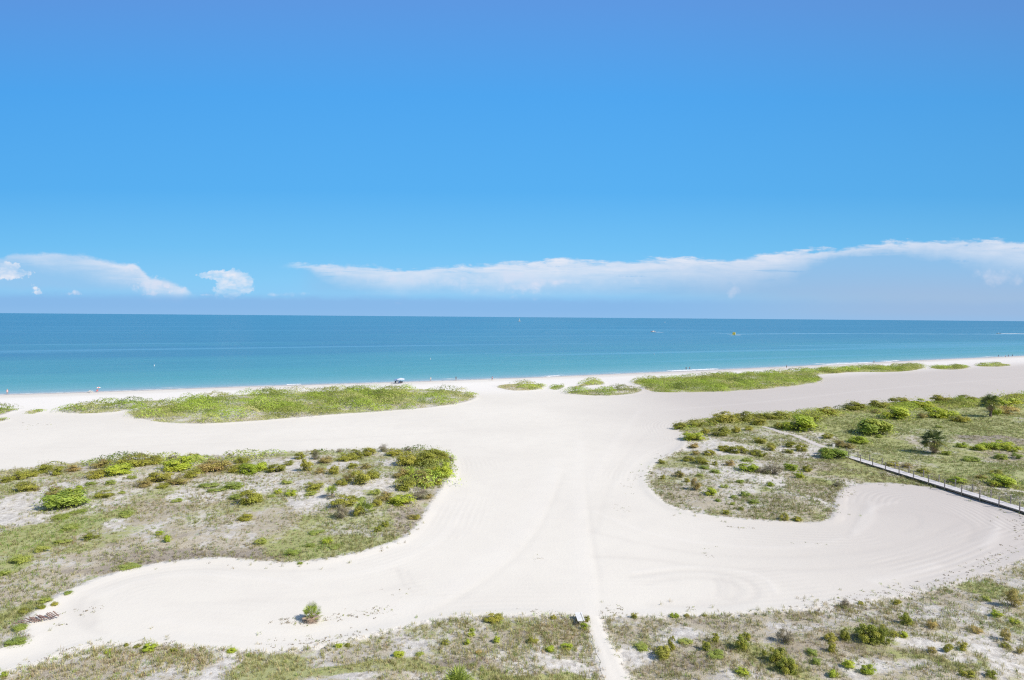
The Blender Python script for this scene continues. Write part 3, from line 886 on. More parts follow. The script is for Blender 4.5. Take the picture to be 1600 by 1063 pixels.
def grass_patch(rname, label, dens_fn, seed):
    rng = np.random.default_rng(seed)
    poly = REG[rname]
    p = np.array(poly)
    x0, x1, y0, y1 = p[:, 0].min(), p[:, 0].max(), max(p[:, 1].min(), 30), p[:, 1].max()
    area = (x1 - x0) * (y1 - y0)
    N = int(area * 30)
    x = rng.uniform(x0, x1, N); y = rng.uniform(y0, y1, N)
    q, w = topx(x, y, np.zeros(N))
    dist = np.hypot(x, y)
    dens = np.clip(28.0 * (55.0 / dist) ** 1.25, 3.4, 28) / 30.0 * dens_fn
    m = (q > -330) & (q < 1980) & (w < 1170) & (rng.random(N) < dens)
    x, y, dist, q = x[m], y[m], dist[m], q[m]
    d = sdf(x, y, poly)
    m = d > -3.0
    x, y, d, dist = x[m], y[m], d[m], dist[m]
    m = seg_dist(x, y, TRAIL, False) > .9
    x, y, d, dist = x[m], y[m], d[m], dist[m]
    zf = zone_fields(x, y)
    n1 = fbm(x, y, 7, 4, 51 + seed); n2 = fbm(x, y, 1.6, 3, 52 + seed); n3 = fbm(x, y, 14, 3, 53)
    base = .52 if rname.startswith('right') else .50
    cov = base + 1.5 * (n1 - .48) + 1.3 * (n2 - .5) + .45 * zf['green'] + .4 * zf['olive'] + .35 * zf['brown'] - .75 * zf['bare'] - .15 * zf['speck'] + .05 * zf['grey']
    cov = np.clip(cov, .05, 1) * np.maximum(sstep(-.7 + .6 * n2, .5, d), .10 * np.exp(np.minimum(d, 0) / 1.1) * (n1 > .46))
    m = rng.random(len(x)) < cov
    x, y, d, dist, n1, n3 = x[m], y[m], d[m], dist[m], n1[m], n3[m]
    zf = {k_: v[m] for k_, v in zf.items()}
    # which kind of grass stands here
    pr = {'brown': .15 + 1.6 * zf['brown'] + .3 * zf['grey'] + .8 * np.clip(n3 - .52, 0, 1) * 3,
          'tan': .22 + .5 * zf['brown'] + .25 * zf['speck'],
          'olive': .48 + 1.5 * zf['olive'] + .3 * zf['green'] + 1.2 * np.clip(.55 - n3, 0, 1) * 2,
          'green': .16 + 1.5 * zf['green'] + np.clip(.50 - n3, 0, 1) * 1.5,
          'sage': .10 + .25 * zf['speck'] + .2 * zf['green'],
          'grey': .10 + .5 * zf['speck'] + 2.0 * zf['grey']}
    if rname == 'right_dune':
        rd = sstep(45, 90, x); pr['olive'] = pr['olive'] + .4 * rd; pr['green'] = pr['green'] + .15 * rd; pr['tan'] = pr['tan'] + .35 * rd; pr['sage'] = pr['sage'] + .2 * rd
    if rname.startswith('near'):
        pr['tan'] = pr['tan'] + .35; pr['brown'] = pr['brown'] + .25; pr['green'] = pr['green'] * .7
    keys = list(pr); M = np.stack([pr[k_] for k_ in keys], 1); M = M / M.sum(1, keepdims=True)
    kind = (rng.random((len(x), 1)) > np.cumsum(M, 1)).sum(1).clip(0, len(keys) - 1)
    # tufts of one kind gather: take the kind of the cell most of the time
    z = zat(x, y)
    hk = np.array([.30, .34, .36, .30, .22, .16])[kind] * rng.uniform(.6, 1.35, len(x)) * (.85 + .5 * (n1 - .4))
    K = 9
    nx = np.repeat(x, K) + rng.normal(0, .085, len(x) * K) * np.repeat(np.sqrt(dist / 60), K)
    ny = np.repeat(y, K) + rng.normal(0, .085, len(x) * K) * np.repeat(np.sqrt(dist / 60), K)
    nz = np.repeat(z, K) - .02
    L = np.repeat(hk, K) * rng.uniform(.55, 1.25, len(nx))
    wd = np.repeat(.020 * np.sqrt(dist / 50), K) * rng.uniform(.7, 1.5, len(nx)) * np.repeat(np.where(kind >= 4, 1.5, 1.0), K)
    lean = np.abs(rng.normal(0, .55, len(nx))) + np.repeat(np.where(kind >= 4, .5, .08), K)
    ang = rng.uniform(0, 2 * np.pi, len(nx))
    cols = np.zeros((len(x), 3))
    for i_, k_ in enumerate(keys):
        mm = kind == i_
        cols[mm] = GC[k_][rng.integers(0, len(GC[k_]), mm.sum())]
    cols *= rng.uniform(.8, 1.2, (len(x), 1))
    cb = np.repeat(cols, K, 0) * rng.uniform(.82, 1.18, (len(nx), 1))
    v, f, c = blades(nx, ny, nz, L, wd, lean, ang, cb)
    me = np_mesh('dune_grass', v, f, colors=c)
    o = link('dune_grass', me, m_grass); tag(o, label, 'grass', kind='stuff')
    return len(x)


_n = [grass_patch('left_dune', 'patchy tan and green grass covering the large dune on the left', .62, 1),
      grass_patch('right_dune', 'olive and tan grass covering the dune crossed by the boardwalk', .80, 2),
      grass_patch('near_left', 'brownish sparse grass on the near strip left of the footpath', 1.0, 3),
      grass_patch('near_right', 'sparse tan grass on the near strip right of the footpath', .9, 4)]
print('tufts', _n)


def leaf_cards(c, n, size, rng, up=.4, asp=.6, nrm=None, spread=.55):
    """n little leaf quads at points c (n,3), facing outward-ish at random"""
    if nrm is None:
        d = rng.normal(0, 1, (n, 3)); d[:, 2] = np.abs(d[:, 2]) * .8 + up
    else:
        d = nrm + rng.normal(0, spread, (n, 3))
    d /= np.linalg.norm(d, axis=1, keepdims=True)
    t = np.cross(d, rng.normal(0, 1, (n, 3))); t /= np.linalg.norm(t, axis=1, keepdims=True) + 1e-9
    b = np.cross(d, t)
    s = (size * rng.uniform(.6, 1.35, n))[:, None]
    v = np.stack([c - t * s, c + b * s * asp * .6 + d * s * .12, c + t * s, c - b * s * asp * .6 + d * s * .12], 1)
    f = np.arange(n * 4, dtype=np.int32).reshape(-1, 4)
    return v.reshape(-1, 3), f


def scrub_strip(rname, label, hgt, seed, name='dune_scrub', dens=7.0, ragged=9.0, bush=1.0):
    rng = np.random.default_rng(seed)
    poly = STRIP[rname]; p = np.array(poly)
    x0, x1, y0, y1 = p[:, 0].min(), p[:, 0].max(), p[:, 1].min(), p[:, 1].max()
    N = int((x1 - x0) * (y1 - y0) * dens)
    x = rng.uniform(x0, x1, N); y = rng.uniform(y0, y1, N)
    m = inside(x, y, poly); x, y = x[m], y[m]
    d = seg_dist(x, y, poly, True)
    q, w = topx(x, y, x * 0); m = (q > -330) & (q < 1980); x, y, d = x[m], y[m], d[m]
    lime = np.array((.38, .50, .08)); olive = np.array((.38, .43, .11)); dark = np.array((.20, .265, .06)); tan = np.array((.56, .52, .29)); grey = np.array((.52, .48, .37))
    kinds_ = [lime, lime, lime * .9, olive, olive * .8, dark, olive, lime, tan * .5 + olive * .5]
    V_, C_ = [], []
    # low creeping layer with tan gaps
    nb = fbm(x, y, 8, 4, 61); fine = fbm(x, y, 5.5, 4, 62)
    keep = (rng.random(len(x)) < np.clip(.8 - 4.0 * np.clip(nb - .47, 0, 1) * sstep(1.0, 5, d), .06, 1)) & (d > ragged * np.clip(fine - .33, 0, 1))
    bx, by, bd, bn = x[keep], y[keep], d[keep], nb[keep]
    bz = zat(bx, by); K = 3; n = len(bx) * K
    c = np.stack([np.repeat(bx, K) + rng.normal(0, .3, n), np.repeat(by, K) + rng.normal(0, .3, n), np.repeat(bz, K) + rng.uniform(.02, .30, n) * hgt * np.repeat(sstep(-.4, 1.5, bd) * .7 + .3, K)], 1)
    v, f = leaf_cards(c, n, .17, rng, .25)
    mixk = sstep(.42, .58, fbm(bx, by, 6, 3, 67 + seed))[:, None]; front = (1 - sstep(2, 8, bd))[:, None] * sstep(.38, .52, bn)[:, None]
    cc = (olive * .45 + lime * .55) * (1 - mixk) + (tan * .55 + olive * .45) * mixk
    cc = cc * (1 - front * .5) + (tan * .7 + grey * .3) * front * .5
    V_.append(v); C_.append(np.repeat(np.repeat(cc, K, 0) * rng.uniform(.82, 1.18, (n, 1)), 4, 0))
    # domed bushes standing in it, of very unequal size
    nd = max(2, int(len(x) / dens / 20 * bush))
    idx = rng.choice(len(x), min(nd, len(x)), replace=False)
    for i in idx:
        r = min(.8 + 4.4 * rng.random() ** 1.6, 4.2) * (.55 + .45 * min(hgt, 1.2)); r = min(r, d[i] + .6)
        if r < .45: continue
        h = min(2.1, (.35 + .46 * r) * rng.uniform(.75, 1.25)) * (.45 + .5 * hgt)
        n = int(np.clip(r * r * 46, 24, 620))
        a = rng.uniform(0, 2 * np.pi, n); q_ = np.sqrt(rng.uniform(0, 1, n)); stretch = rng.uniform(1.0, 1.8)
        ca_, sa_ = np.cos(a), np.sin(a)
        wob = 1 + .22 * np.sin(a * 3 + i) + .12 * np.sin(a * 5 + 2 * i)
        hh = h * np.sqrt(np.clip(1 - q_ ** 2, 0, 1)) * rng.uniform(.80, 1.08, n)
        c = np.stack([x[i] + r * stretch * wob * q_ * ca_, y[i] + r * wob * q_ * sa_, np.full(n, float(zat(x[i], y[i])[0])) + hh + .03], 1)
        lump = vnoise(c[:, 0] * 1.1, c[:, 1] * 1.1); c[:, 2] += (lump - .5) * h * .55 * (hh / h)
        nn = np.stack([q_ * ca_ * h / r * 1.5, q_ * sa_ * h / r * 1.5, np.sqrt(np.clip(1.05 - q_ ** 2, .02, 1))], 1)
        nn /= np.linalg.norm(nn, axis=1, keepdims=True)
        v, _ = leaf_cards(c, n, .20, rng, nrm=nn, spread=.38)
        base = kinds_[rng.integers(0, len(kinds_))] * rng.uniform(.78, 1.2)
        V_.append(v); C_.append(np.repeat(base * rng.uniform(.86, 1.14, (n, 1)), 4, 0))
    v = np.concatenate(V_); cc = np.concatenate(C_); f = np.arange(len(v), dtype=np.int32).reshape(-1, 4)
    me = np_mesh(name, v, f, colors=cc)
    o = link(name, me, m_leaf); tag(o, label, 'scrub', kind='stuff')


scrub_strip('long_strip', 'long low green scrub belt between groomed sand and water on the left', 1.3, 71, bush=1.15)
scrub_strip('sand_side_strip', 'narrow lime-green scrub strip off the end of the long left belt', 1.1, 72)
scrub_strip('edge_clump', 'rounded scrub clump cut by the left edge of the view', .9, 73, ragged=3.5)
scrub_strip('low_clump', 'small low scrub clump between the cut-off clump and the narrow strip', .6, 74, ragged=3.5)
scrub_strip('tiny_clump', 'tiny scrub clump on bare sand at the left edge', .5, 75, ragged=3.5)
scrub_strip('oval_mat', 'oval grassy mat alone on the sand beyond the centre of the beach', .8, 76, ragged=3.5)
scrub_strip('small_mat', 'smallest round scrub mat, between the oval mat and the arched mat', .8, 77, ragged=3.5)
scrub_strip('arched_mat', 'arched scrub mat with a pale sandy hollow below it', .9, 78, ragged=3.5)
scrub_strip('front_mat', 'long flat scrub mat in front of the arched one', .9, 79, ragged=3.5)
scrub_strip('right_strip', 'long green scrub belt running along the shore to the right', 1.1, 80, dens=6.0, ragged=5.0, bush=1.15)
scrub_strip('thin_mat', 'thin green scrub mat just past the end of the right shore belt', .9, 81, ragged=3.5)
scrub_strip('last_mat', 'farthest and smallest low green mat near the right edge of the beach', .8, 82, ragged=3.5)

scrub_strip('far_hedge', 'continuous olive scrub lining the far edge of the boardwalk dune', .9, 83, ragged=5, bush=1.3)
scrub_strip('tip_thicket', 'olive scrub thicket under the shrubs on the rounded tip of the left dune', .8, 84, ragged=5, bush=1.4)
scrub_strip('back_hedge', 'broken low scrub between the shrubs on the back edge of the left dune', .7, 85, ragged=11, bush=.8)

# ---- single shrubs.  look: leaf palette, share of bare twigs, leaf size
LOOK = {'olive': dict(pal=[(.43, .44, .075), (.37, .38, .065), (.48, .46, .10), (.31, .32, .065)], twig=.35, leaf=.085, word='olive'),
        'lime': dict(pal=[(.45, .55, .065), (.50, .58, .09), (.38, .47, .06), (.43, .46, .055)], twig=.1, leaf=.10, word='lime-green'),
        'dark': dict(pal=[(.30, .35, .06), (.38, .40, .065), (.23, .27, .055), (.45, .44, .08)], twig=.25, leaf=.095, word='dark green'),
        'rust': dict(pal=[(.43, .37, .13), (.40, .31, .13), (.38, .37, .10), (.46, .40, .15)], twig=.8, leaf=.075, word='rusty brown'),
        'grey': dict(pal=[(.36, .34, .24), (.31, .27, .20), (.30, .31, .13)], twig=1.3, leaf=.06, word='grey twiggy'),
        'mat': dict(pal=[(.38, .46, .10), (.43, .49, .13), (.34, .41, .09)], twig=.0, leaf=.085, word='bright green creeping'),
        'grape': dict(pal=[(.33, .44, .075), (.38, .48, .09), (.28, .38, .065), (.42, .47, .09)], twig=.1, leaf=.10, word='broad green'),
        'yellow': dict(pal=[(.52, .43, .15), (.56, .47, .18), (.45, .40, .14)], twig=.3, leaf=.07, word='yellowish')}


def shrub_meshes(look, seed, flat=1.0):
    """unit shrub: 1 m across, 1 m tall box; foliage and stems"""
    rng = np.random.default_rng(seed)
    lk = LOOK[look]
    nb = 34 if look == 'grape' else rng.integers(15, 23)
    cen = []
    for i in range(nb):
        a = rng.uniform(0, 2 * np.pi); r = .40 * np.sqrt(rng.uniform(0, 1))
        hmax = np.sqrt(max(0, 1 - (r / .5) ** 2)) * .85
        cen.append((r * np.cos(a), r * np.sin(a), (rng.uniform(.0, .35) if i < 6 else rng.uniform(.25, 1)) * hmax * .9 + .04, rng.uniform(.12, .22)))
    V_, C_ = [], []
    for (cx, cy, cz, rr) in cen:
        n = int(200 * (rr / .18) ** 2)
        d = rng.normal(0, 1, (n, 3)); d /= np.linalg.norm(d, axis=1, keepdims=True)
        d[:, 2] = np.where(d[:, 2] < -.3, -d[:, 2], d[:, 2])
        rad = rr * rng.uniform(.35, 1.12, n) ** .6
        c = np.array((cx, cy, cz)) + d * rad[:, None] * np.array((1, 1, 1.1))
        c[:, 2] = np.maximum(c[:, 2], .015)
        out = d * .8 + np.array((cx * 1.2, cy * 1.2, cz * .9)) + rng.normal(0, .42, (n, 3)); out /= np.linalg.norm(out, axis=1, keepdims=True)
        t = np.cross(out, rng.normal(0, 1, (n, 3))); t /= np.linalg.norm(t, axis=1, keepdims=True) + 1e-9
        b = np.cross(t, out); b /= np.linalg.norm(b, axis=1, keepdims=True) + 1e-9
        s = (lk['leaf'] * .36 * rng.uniform(.6, 1.4, n))[:, None]
        V_.append(np.stack([c - t * s, c + b * s * .55, c + t * s * 1.1, c - b * s * .55], 1).reshape(-1, 3))
        base = np.array(lk['pal'])[rng.integers(0, len(lk['pal']))]
        cc = base * rng.uniform(.72, 1.28, (n, 1)) * .7 + np.array(lk['pal'])[rng.integers(0, len(lk['pal']), n)] * .3
        C_.append(np.repeat(cc, 4, 0))
    # loose sprays that break the outline
    n = 420
    a = rng.uniform(0, 2 * np.pi, n); r = .5 * np.sqrt(rng.uniform(.15, 1.7, n)); hh = rng.uniform(0, 1.12, n) * np.sqrt(np.clip(1.35 - (r / .56) ** 2, 0.03, 1))
    c = np.stack([r * np.cos(a), r * np.sin(a), hh + .02], 1)
    v, _ = leaf_cards(c, n, lk['leaf'] * .38, rng, .5)
    V_.append(v); C_.append(np.repeat(np.array(lk['pal'])[rng.integers(0, len(lk['pal']), n)] * rng.uniform(.8, 1.3, (n, 1)), 4, 0))
    v = np.concatenate(V_); cc = np.concatenate(C_)
    fol = np_mesh('foliage', v, np.arange(len(v), dtype=np.int32).reshape(-1, 4), colors=cc)
    fol.materials.append(m_leaf)
    # stems
    mb = MB()
    ns = int(14 + 26 * lk['twig'])
    for i in range(ns):
        a = rng.uniform(0, 2 * np.pi); r = rng.uniform(.12, .5); hh = rng.uniform(.45, 1.05) * np.sqrt(max(.1, 1.1 - (r / .5) ** 2))
        r0 = rng.uniform(.0, .12)
        p0 = Vector((r0 * math.cos(a), r0 * math.sin(a), -.05)); p2 = Vector((r * math.cos(a), r * math.sin(a), hh))
        p1 = p0.lerp(p2, .5) + Vector(rng.normal(0, .04, 3))
        mb.tube(p0, p1, .010, .007, 4); mb.tube(p1, p2, .007, .003, 4)
        if rng.random() < lk['twig']:
            for j in range(2):
                p3 = p2 + Vector((rng.normal(0, .09), rng.normal(0, .09), rng.uniform(.02, .12)))
                mb.tube(p1.lerp(p2, .6), p3, .005, .002, 3)
    st = mb.mesh('stems'); st.materials.append(m_stem)
    return fol, st


PROTO = {}
for look in LOOK:
    PROTO[look] = [shrub_meshes(look, 100 + 10 * i + sum(map(ord, look))) for i in range(4)]
# measured in the photograph, one line per shrub: enlarged-view x, y of the foot, width, height, look
Q = 3.9375
SHRUBS = []


def view(ox, oy, q, area, rows):
    for r in rows:
        SHRUBS.append((ox + r[0] / q, oy + r[1] / q, r[2] / q, r[3] / q, r[4], r[5] if len(r) > 5 else area))


A_BACK, A_MID, A_TIP = 'along the back edge of the left dune', 'in the middle of the left dune', 'on the rounded tip of the left dune'
A_FRONT = 'on the front half of the left dune'
view(0, 580, Q, A_BACK, [
    (20, 690, 60, 50, 'olive'), (95, 675, 90, 60, 'olive'), (165, 655, 90, 40, 'olive'), (250, 632, 75, 70, 'olive'), (325, 645, 85, 70, 'olive'), (425, 625, 95, 50, 'rust'),
    (600, 602, 120, 55, 'rust'), (560, 668, 115, 62, 'olive'), (690, 648, 155, 72, 'lime'), (790, 602, 190, 66, 'olive'), (915, 578, 105, 55, 'olive'),
    (1060, 618, 190, 78, 'lime'), (1165, 556, 75, 50, 'olive'), (1160, 662, 115, 52, 'olive'), (1285, 628, 200, 92, 'rust'), (1425, 628, 100, 52, 'olive'),
    (1520, 640, 120, 72, 'lime'), (1475, 572, 90, 42, 'olive'), (1405, 527, 36, 22, 'grey'), (1050, 545, 60, 30, 'grey')])
view(0, 580, Q, A_MID, [
    (120, 748, 125, 62, 'olive'), (305, 772, 115, 62, 'rust'), (330, 858, 245, 98, 'grape'), (200, 742, 60, 30, 'rust'), (480, 740, 42, 36, 'lime'), (540, 706, 50, 28, 'mat'), (625, 787, 110, 38, 'olive'),
    (672, 702, 55, 34, 'mat'), (740, 757, 40, 20, 'mat'), (945, 694, 135, 74, 'olive'), (1075, 706, 120, 50, 'rust'), (855, 724, 120, 48, 'rust'), (985, 725, 70, 30, 'olive'),
    (1265, 722, 105, 34, 'mat'), (1315, 748, 95, 28, 'mat'), (1410, 732, 115, 46, 'mat'), (1515, 832, 130, 100, 'olive'), (1440, 795, 80, 36, 'mat'), (350, 918, 80, 28, 'mat'), (755, 905, 80, 30, 'mat'),
    (1080, 812, 60, 34, 'mat'), (800, 665, 60, 24, 'mat'), (460, 880, 90, 26, 'mat')])
view(400, 580, Q, A_BACK, [
    (20, 620, 90, 60, 'lime'), (110, 628, 110, 60, 'olive'), (265, 547, 60, 48, 'olive'), (300, 622, 68, 82, 'olive'), (360, 548, 55, 62, 'grey'), (420, 572, 95, 48, 'rust'), (195, 582, 60, 32, 'olive'),
    (385, 632, 70, 32, 'rust'), (475, 637, 64, 56, 'olive'), (540, 558, 95, 52, 'olive'), (605, 547, 90, 62, 'olive'), (585, 602, 64, 46, 'olive'), (665, 606, 72, 42, 'rust'), (508, 503, 36, 26, 'grey'),
    (690, 524, 85, 52, 'olive'), (782, 498, 60, 48, 'grey'), (840, 526, 95, 42, 'olive'), (932, 494, 46, 28, 'grey'), (355, 512, 40, 30, 'olive')])
view(400, 580, Q, A_MID, [
    (640, 702, 125, 105, 'olive'), (565, 682, 80, 62, 'rust'), (520, 707, 75, 44, 'olive'), (715, 667, 85, 62, 'olive'), (340, 742, 115, 58, 'olive'), (205, 772, 66, 44, 'lime'), (130, 757, 46, 30, 'lime'),
    (730, 767, 66, 48, 'mat'), (525, 848, 145, 84, 'olive'), (515, 918, 85, 92, 'grey'), (625, 898, 58, 64, 'olive'), (745, 994, 44, 44, 'dark'), (790, 962, 48, 42, 'dark'), (435, 1058, 42, 36, 'lime'),
    (0, 808, 70, 50, 'olive'), (640, 800, 60, 26, 'mat'), (330, 770, 70, 30, 'mat'), (180, 700, 60, 30, 'mat'), (90, 780, 50, 26, 'mat')])
view(400, 580, Q, A_TIP, [
    (920, 590, 150, 90, 'olive'), (1040, 590, 150, 95, 'olive'), (1080, 556, 165, 82, 'olive'), (1145, 560, 90, 66, 'olive'), (1150, 658, 120, 92, 'lime'), (940, 652, 80, 54, 'lime'), (890, 664, 100, 62, 'rust'),
    (1000, 704, 125, 92, 'rust'), (905, 742, 135, 82, 'olive'), (1040, 722, 85, 54, 'olive'), (1115, 703, 56, 48, 'olive'), (890, 832, 145, 64, 'lime'), (1000, 796, 130, 72, 'grey'), (785, 806, 110, 60, 'rust'),
    (1080, 650, 90, 60, 'olive'), (1200, 554, 46, 34, 'grey'), (985, 916, 46, 32, 'olive'), (735, 838, 66, 46, 'olive'), (1060, 790, 60, 40, 'rust')])
B_BACK, B_LOBE = 'along the far edge of the boardwalk dune', 'on the sandy lobe left of the boardwalk'
B_RIGHT = 'in the grass beyond the boardwalk'
B_PATH = 'beside the sandy trail left of the boardwalk'
view(800, 580, Q, B_BACK, [
    (1040, 362, 85, 48, 'olive'), (1150, 347, 115, 56, 'olive'), (1238, 337, 66, 42, 'olive'), (1325, 322, 160, 52, 'olive'), (1440, 312, 125, 62, 'olive'), (1540, 340, 90, 56, 'olive'), (1530, 300, 90, 40, 'olive')])
view(800, 580, Q, B_LOBE, [
    (1135, 432, 130, 52, 'lime'), (1300, 403, 115, 62, 'olive'), (1385, 382, 54, 46, 'olive'), (1195, 387, 54, 36, 'olive'), (1460, 367, 66, 24, 'olive'), (1128, 477, 76, 32, 'rust'), (1138, 517, 52, 34, 'rust'), (1225, 523, 76, 38, 'olive'),
    (1320, 497, 90, 38, 'olive'), (1410, 512, 110, 46, 'olive'), (1500, 522, 90, 44, 'olive'), (1550, 532, 60, 44, 'olive'), (1540, 448, 76, 46, 'olive'), (1095, 557, 76, 36, 'olive'), (1180, 577, 95, 46, 'olive'), (1252, 582, 34, 28, 'olive'), (925, 572, 46, 28, 'olive'),
    (1345, 587, 80, 42, 'rust'), (1470, 624, 125, 52, 'lime'), (1550, 634, 66, 42, 'grey'), (1035, 657, 60, 48, 'rust'), (930, 667, 28, 28, 'olive'), (1080, 687, 34, 30, 'olive'), (1138, 738, 64, 78, 'rust'), (1230, 768, 80, 48, 'lime'), (1325, 885, 54, 32, 'dark'), (1410, 858, 34, 22, 'dark'),
    (1160, 652, 46, 26, 'mat'), (1445, 775, 60, 34, 'mat'), (1500, 820, 60, 30, 'mat'), (1310, 720, 50, 24, 'mat'), (1370, 785, 40, 22, 'mat'), (1360, 825, 30, 20, 'mat'), (1190, 605, 60, 24, 'mat'), (1260, 630, 60, 26, 'mat'), (1410, 690, 50, 24, 'mat'), (1460, 560, 70, 26, 'mat'), (1270, 805, 34, 20, 'mat')])
view(1200, 580, Q, B_PATH, [
    (235, 374, 225, 76, 'lime'), (75, 355, 60, 40, 'olive'), (375, 418, 70, 38, 'olive'), (460, 472, 95, 46, 'rust'), (515, 482, 66, 36, 'rust'), (430, 542, 140, 68, 'grape'), (350, 512, 60, 42, 'grey'), (30, 492, 66, 50, 'olive'), (150, 473, 66, 42, 'olive'), (215, 497, 72, 52, 'olive'),
    (140, 508, 54, 32, 'olive'), (155, 617, 76, 46, 'lime'), (50, 643, 110, 72, 'grey'), (200, 662, 50, 46, 'lime'), (250, 622, 54, 42, 'olive'), (25, 712, 46, 32, 'lime'), (110, 922, 52, 44, 'olive'), (190, 927, 60, 32, 'dark'), (585, 453, 115, 52, 'lime'), (440, 715, 60, 34, 'grey'),
    (290, 310, 120, 44, 'olive'), (380, 275, 120, 36, 'olive'), (100, 300, 110, 40, 'olive'), (20, 300, 80, 40, 'olive')])
view(1200, 580, Q, B_RIGHT, [
    (690, 400, 200, 112, 'grape'), (1210, 474, 66, 36, 'lime'), (1320, 492, 90, 36, 'lime'), (1400, 488, 110, 52, 'lime'), (1470, 480, 120, 50, 'lime'), (1540, 500, 90, 50, 'lime'), (1280, 562, 105, 42, 'mat'), (1450, 547, 85, 42, 'mat'), (1552, 542, 66, 42, 'mat'), (1112, 520, 60, 32, 'mat'),
    (1190, 694, 95, 46, 'lime'), (1480, 720, 155, 56, 'lime'), (1410, 715, 60, 30, 'rust'), (820, 300, 180, 46, 'lime'), (1090, 294, 175, 60, 'lime'), (965, 292, 70, 40, 'rust'), (1210, 320, 95, 36, 'olive'), (980, 230, 125, 38, 'lime'), (1500, 232, 200, 50, 'lime'), (1500, 268, 160, 40, 'yellow'), (1420, 275, 60, 56, 'lime'),
    (680, 265, 60, 30, 'rust'), (560, 245, 130, 34, 'olive'), (700, 232, 120, 32, 'olive'), (850, 215, 120, 30, 'olive'), (1100, 200, 120, 34, 'olive'), (1250, 190, 100, 32, 'olive'), (1540, 170, 80, 32, 'olive'), (780, 590, 80, 30, 'olive'), (870, 600, 70, 30, 'rust'), (970, 630, 66, 30, 'olive'), (1330, 665, 60, 24, 'rust'), (1420, 640, 70, 24, 'olive'), (690, 412, 40, 22, 'mat'), (1060, 350, 40, 20, 'mat')])
C_R = 'on the near strip right of the footpath'
C_L = 'on the near strip left of the footpath'
view(1200, 800, 4.0, C_R, [
    (490, 608, 54, 58, 'grey'), (880, 712, 80, 72, 'dark'), (650, 832, 140, 112, 'dark'), (745, 832, 90, 96, 'dark'), (130, 834, 115, 84, 'grey'), (405, 817, 84, 52, 'olive'), (490, 812, 60, 72, 'olive'), (405, 882, 56, 64, 'olive'), (75, 964, 110, 104, 'dark'), (140, 1022, 110, 90, 'dark'),
    (1040, 734, 66, 56, 'yellow'), (1320, 764, 76, 42, 'yellow'), (1505, 814, 64, 74, 'yellow'), (1560, 606, 120, 112, 'yellow'), (1450, 664, 66, 42, 'lime'), (1140, 884, 64, 52, 'olive'), (1230, 874, 66, 62, 'olive'), (640, 1024, 84, 62, 'lime'), (520, 985, 80, 50, 'lime'), (1270, 1044, 90, 44, 'dark'), (1412, 1044, 64, 44, 'dark'),
    (1380, 560, 70, 36, 'mat'), (1500, 855, 50, 30, 'olive'), (1585, 890, 40, 44, 'yellow'), (1560, 708, 60, 36, 'lime'), (860, 790, 60, 34, 'lime'), (800, 790, 60, 40, 'olive'), (420, 1040, 70, 40, 'lime'), (285, 905, 70, 36, 'mat'), (585, 582, 40, 20, 'olive'), (820, 585, 60, 34, 'olive'), (310, 960, 60, 36, 'mat'), (1040, 890, 60, 40, 'yellow')])
view(800, 800, 4.0, C_R, [
    (765, 667, 40, 36, 'olive'), (1020, 667, 64, 28, 'lime'), (1095, 658, 36, 20, 'olive'), (1205, 655, 36, 18, 'olive'), (1000, 873, 46, 92, 'olive'), (1225, 873, 80, 60, 'dark'), (1275, 822, 54, 54, 'olive'), (1442, 874, 76, 88, 'dark'), (1472, 804, 52, 46, 'dark'), (1090, 832, 90, 30, 'mat'), (820, 867, 95, 34, 'mat'), (1580, 900, 36, 36, 'dark'), (1290, 920, 110, 40, 'mat'), (960, 925, 110, 70, 'olive'), (1450, 1030, 80, 44, 'lime')])
view(400, 800, 4.0, C_L, [
    (1345, 782, 46, 30, 'lime'), (1350, 752, 36, 26, 'lime'), (1320, 833, 40, 32, 'lime'), (1505, 823, 46, 42, 'lime'), (1392, 893, 46, 28, 'yellow'), (890, 913, 66, 36, 'lime'), (515, 853, 46, 26, 'lime'), (570, 845, 40, 20, 'olive'), (1180, 838, 50, 36, 'olive'), (1480, 700, 120, 40, 'olive'), (1020, 905, 50, 26, 'mat')])
view(0, 800, 4.0, C_L, [(915, 884, 90, 54, 'lime'), (850, 855, 46, 22, 'olive'), (665, 890, 36, 28, 'lime'), (1440, 885, 60, 24, 'lime'), (1075, 885, 50, 30, 'olive'), (15, 1040, 40, 36, 'lime'), (780, 845, 34, 20, 'olive')])
view(800, 800, 4.0, C_L, [(340, 870, 76, 40, 'lime'), (240, 878, 66, 34, 'lime'), (130, 830, 66, 40, 'olive'), (450, 742, 46, 40, 'lime'), (470, 690, 40, 36, 'olive'), (260, 675, 40, 26, 'olive'), (560, 755, 1, 1, None)][:6])
view(0, 800, 4.0, A_FRONT, [(100, 330, 100, 56, 'mat'), (240, 260, 80, 56, 'mat'), (370, 205, 90, 36, 'mat'), (400, 120, 110, 36, 'mat'), (545, 182, 90, 40, 'dark'), (360, 50, 80, 34, 'mat'), (770, 25, 70, 30, 'mat'), (1035, 195, 40, 60, 'lime'), (985, 150, 40, 30, 'lime'), (240, 612, 50, 30, 'dark'), (100, 750, 70, 36, 'mat'),
    (70, 840, 110, 40, 'mat'), (260, 575, 70, 36, 'mat'), (130, 640, 60, 26, 'olive'), (15, 405, 50, 40, 'mat'), (1520, 60, 90, 30, 'olive'), (410, 520, 50, 24, 'mat'), (780, 360, 120, 20, 'mat'), (330, 590, 40, 26, 'olive')])
view(400, 800, 4.0, A_FRONT, [(440, 205, 60, 44, 'lime'), (330, 222, 60, 24, 'mat'), (215, 275, 80, 40, 'mat'), (480, 235, 90, 26, 'mat'), (365, 145, 90, 30, 'mat'), (970, 50, 70, 34, 'yellow'), (20, 210, 70, 50, 'mat'), (270, 330, 36, 16, 'mat')])

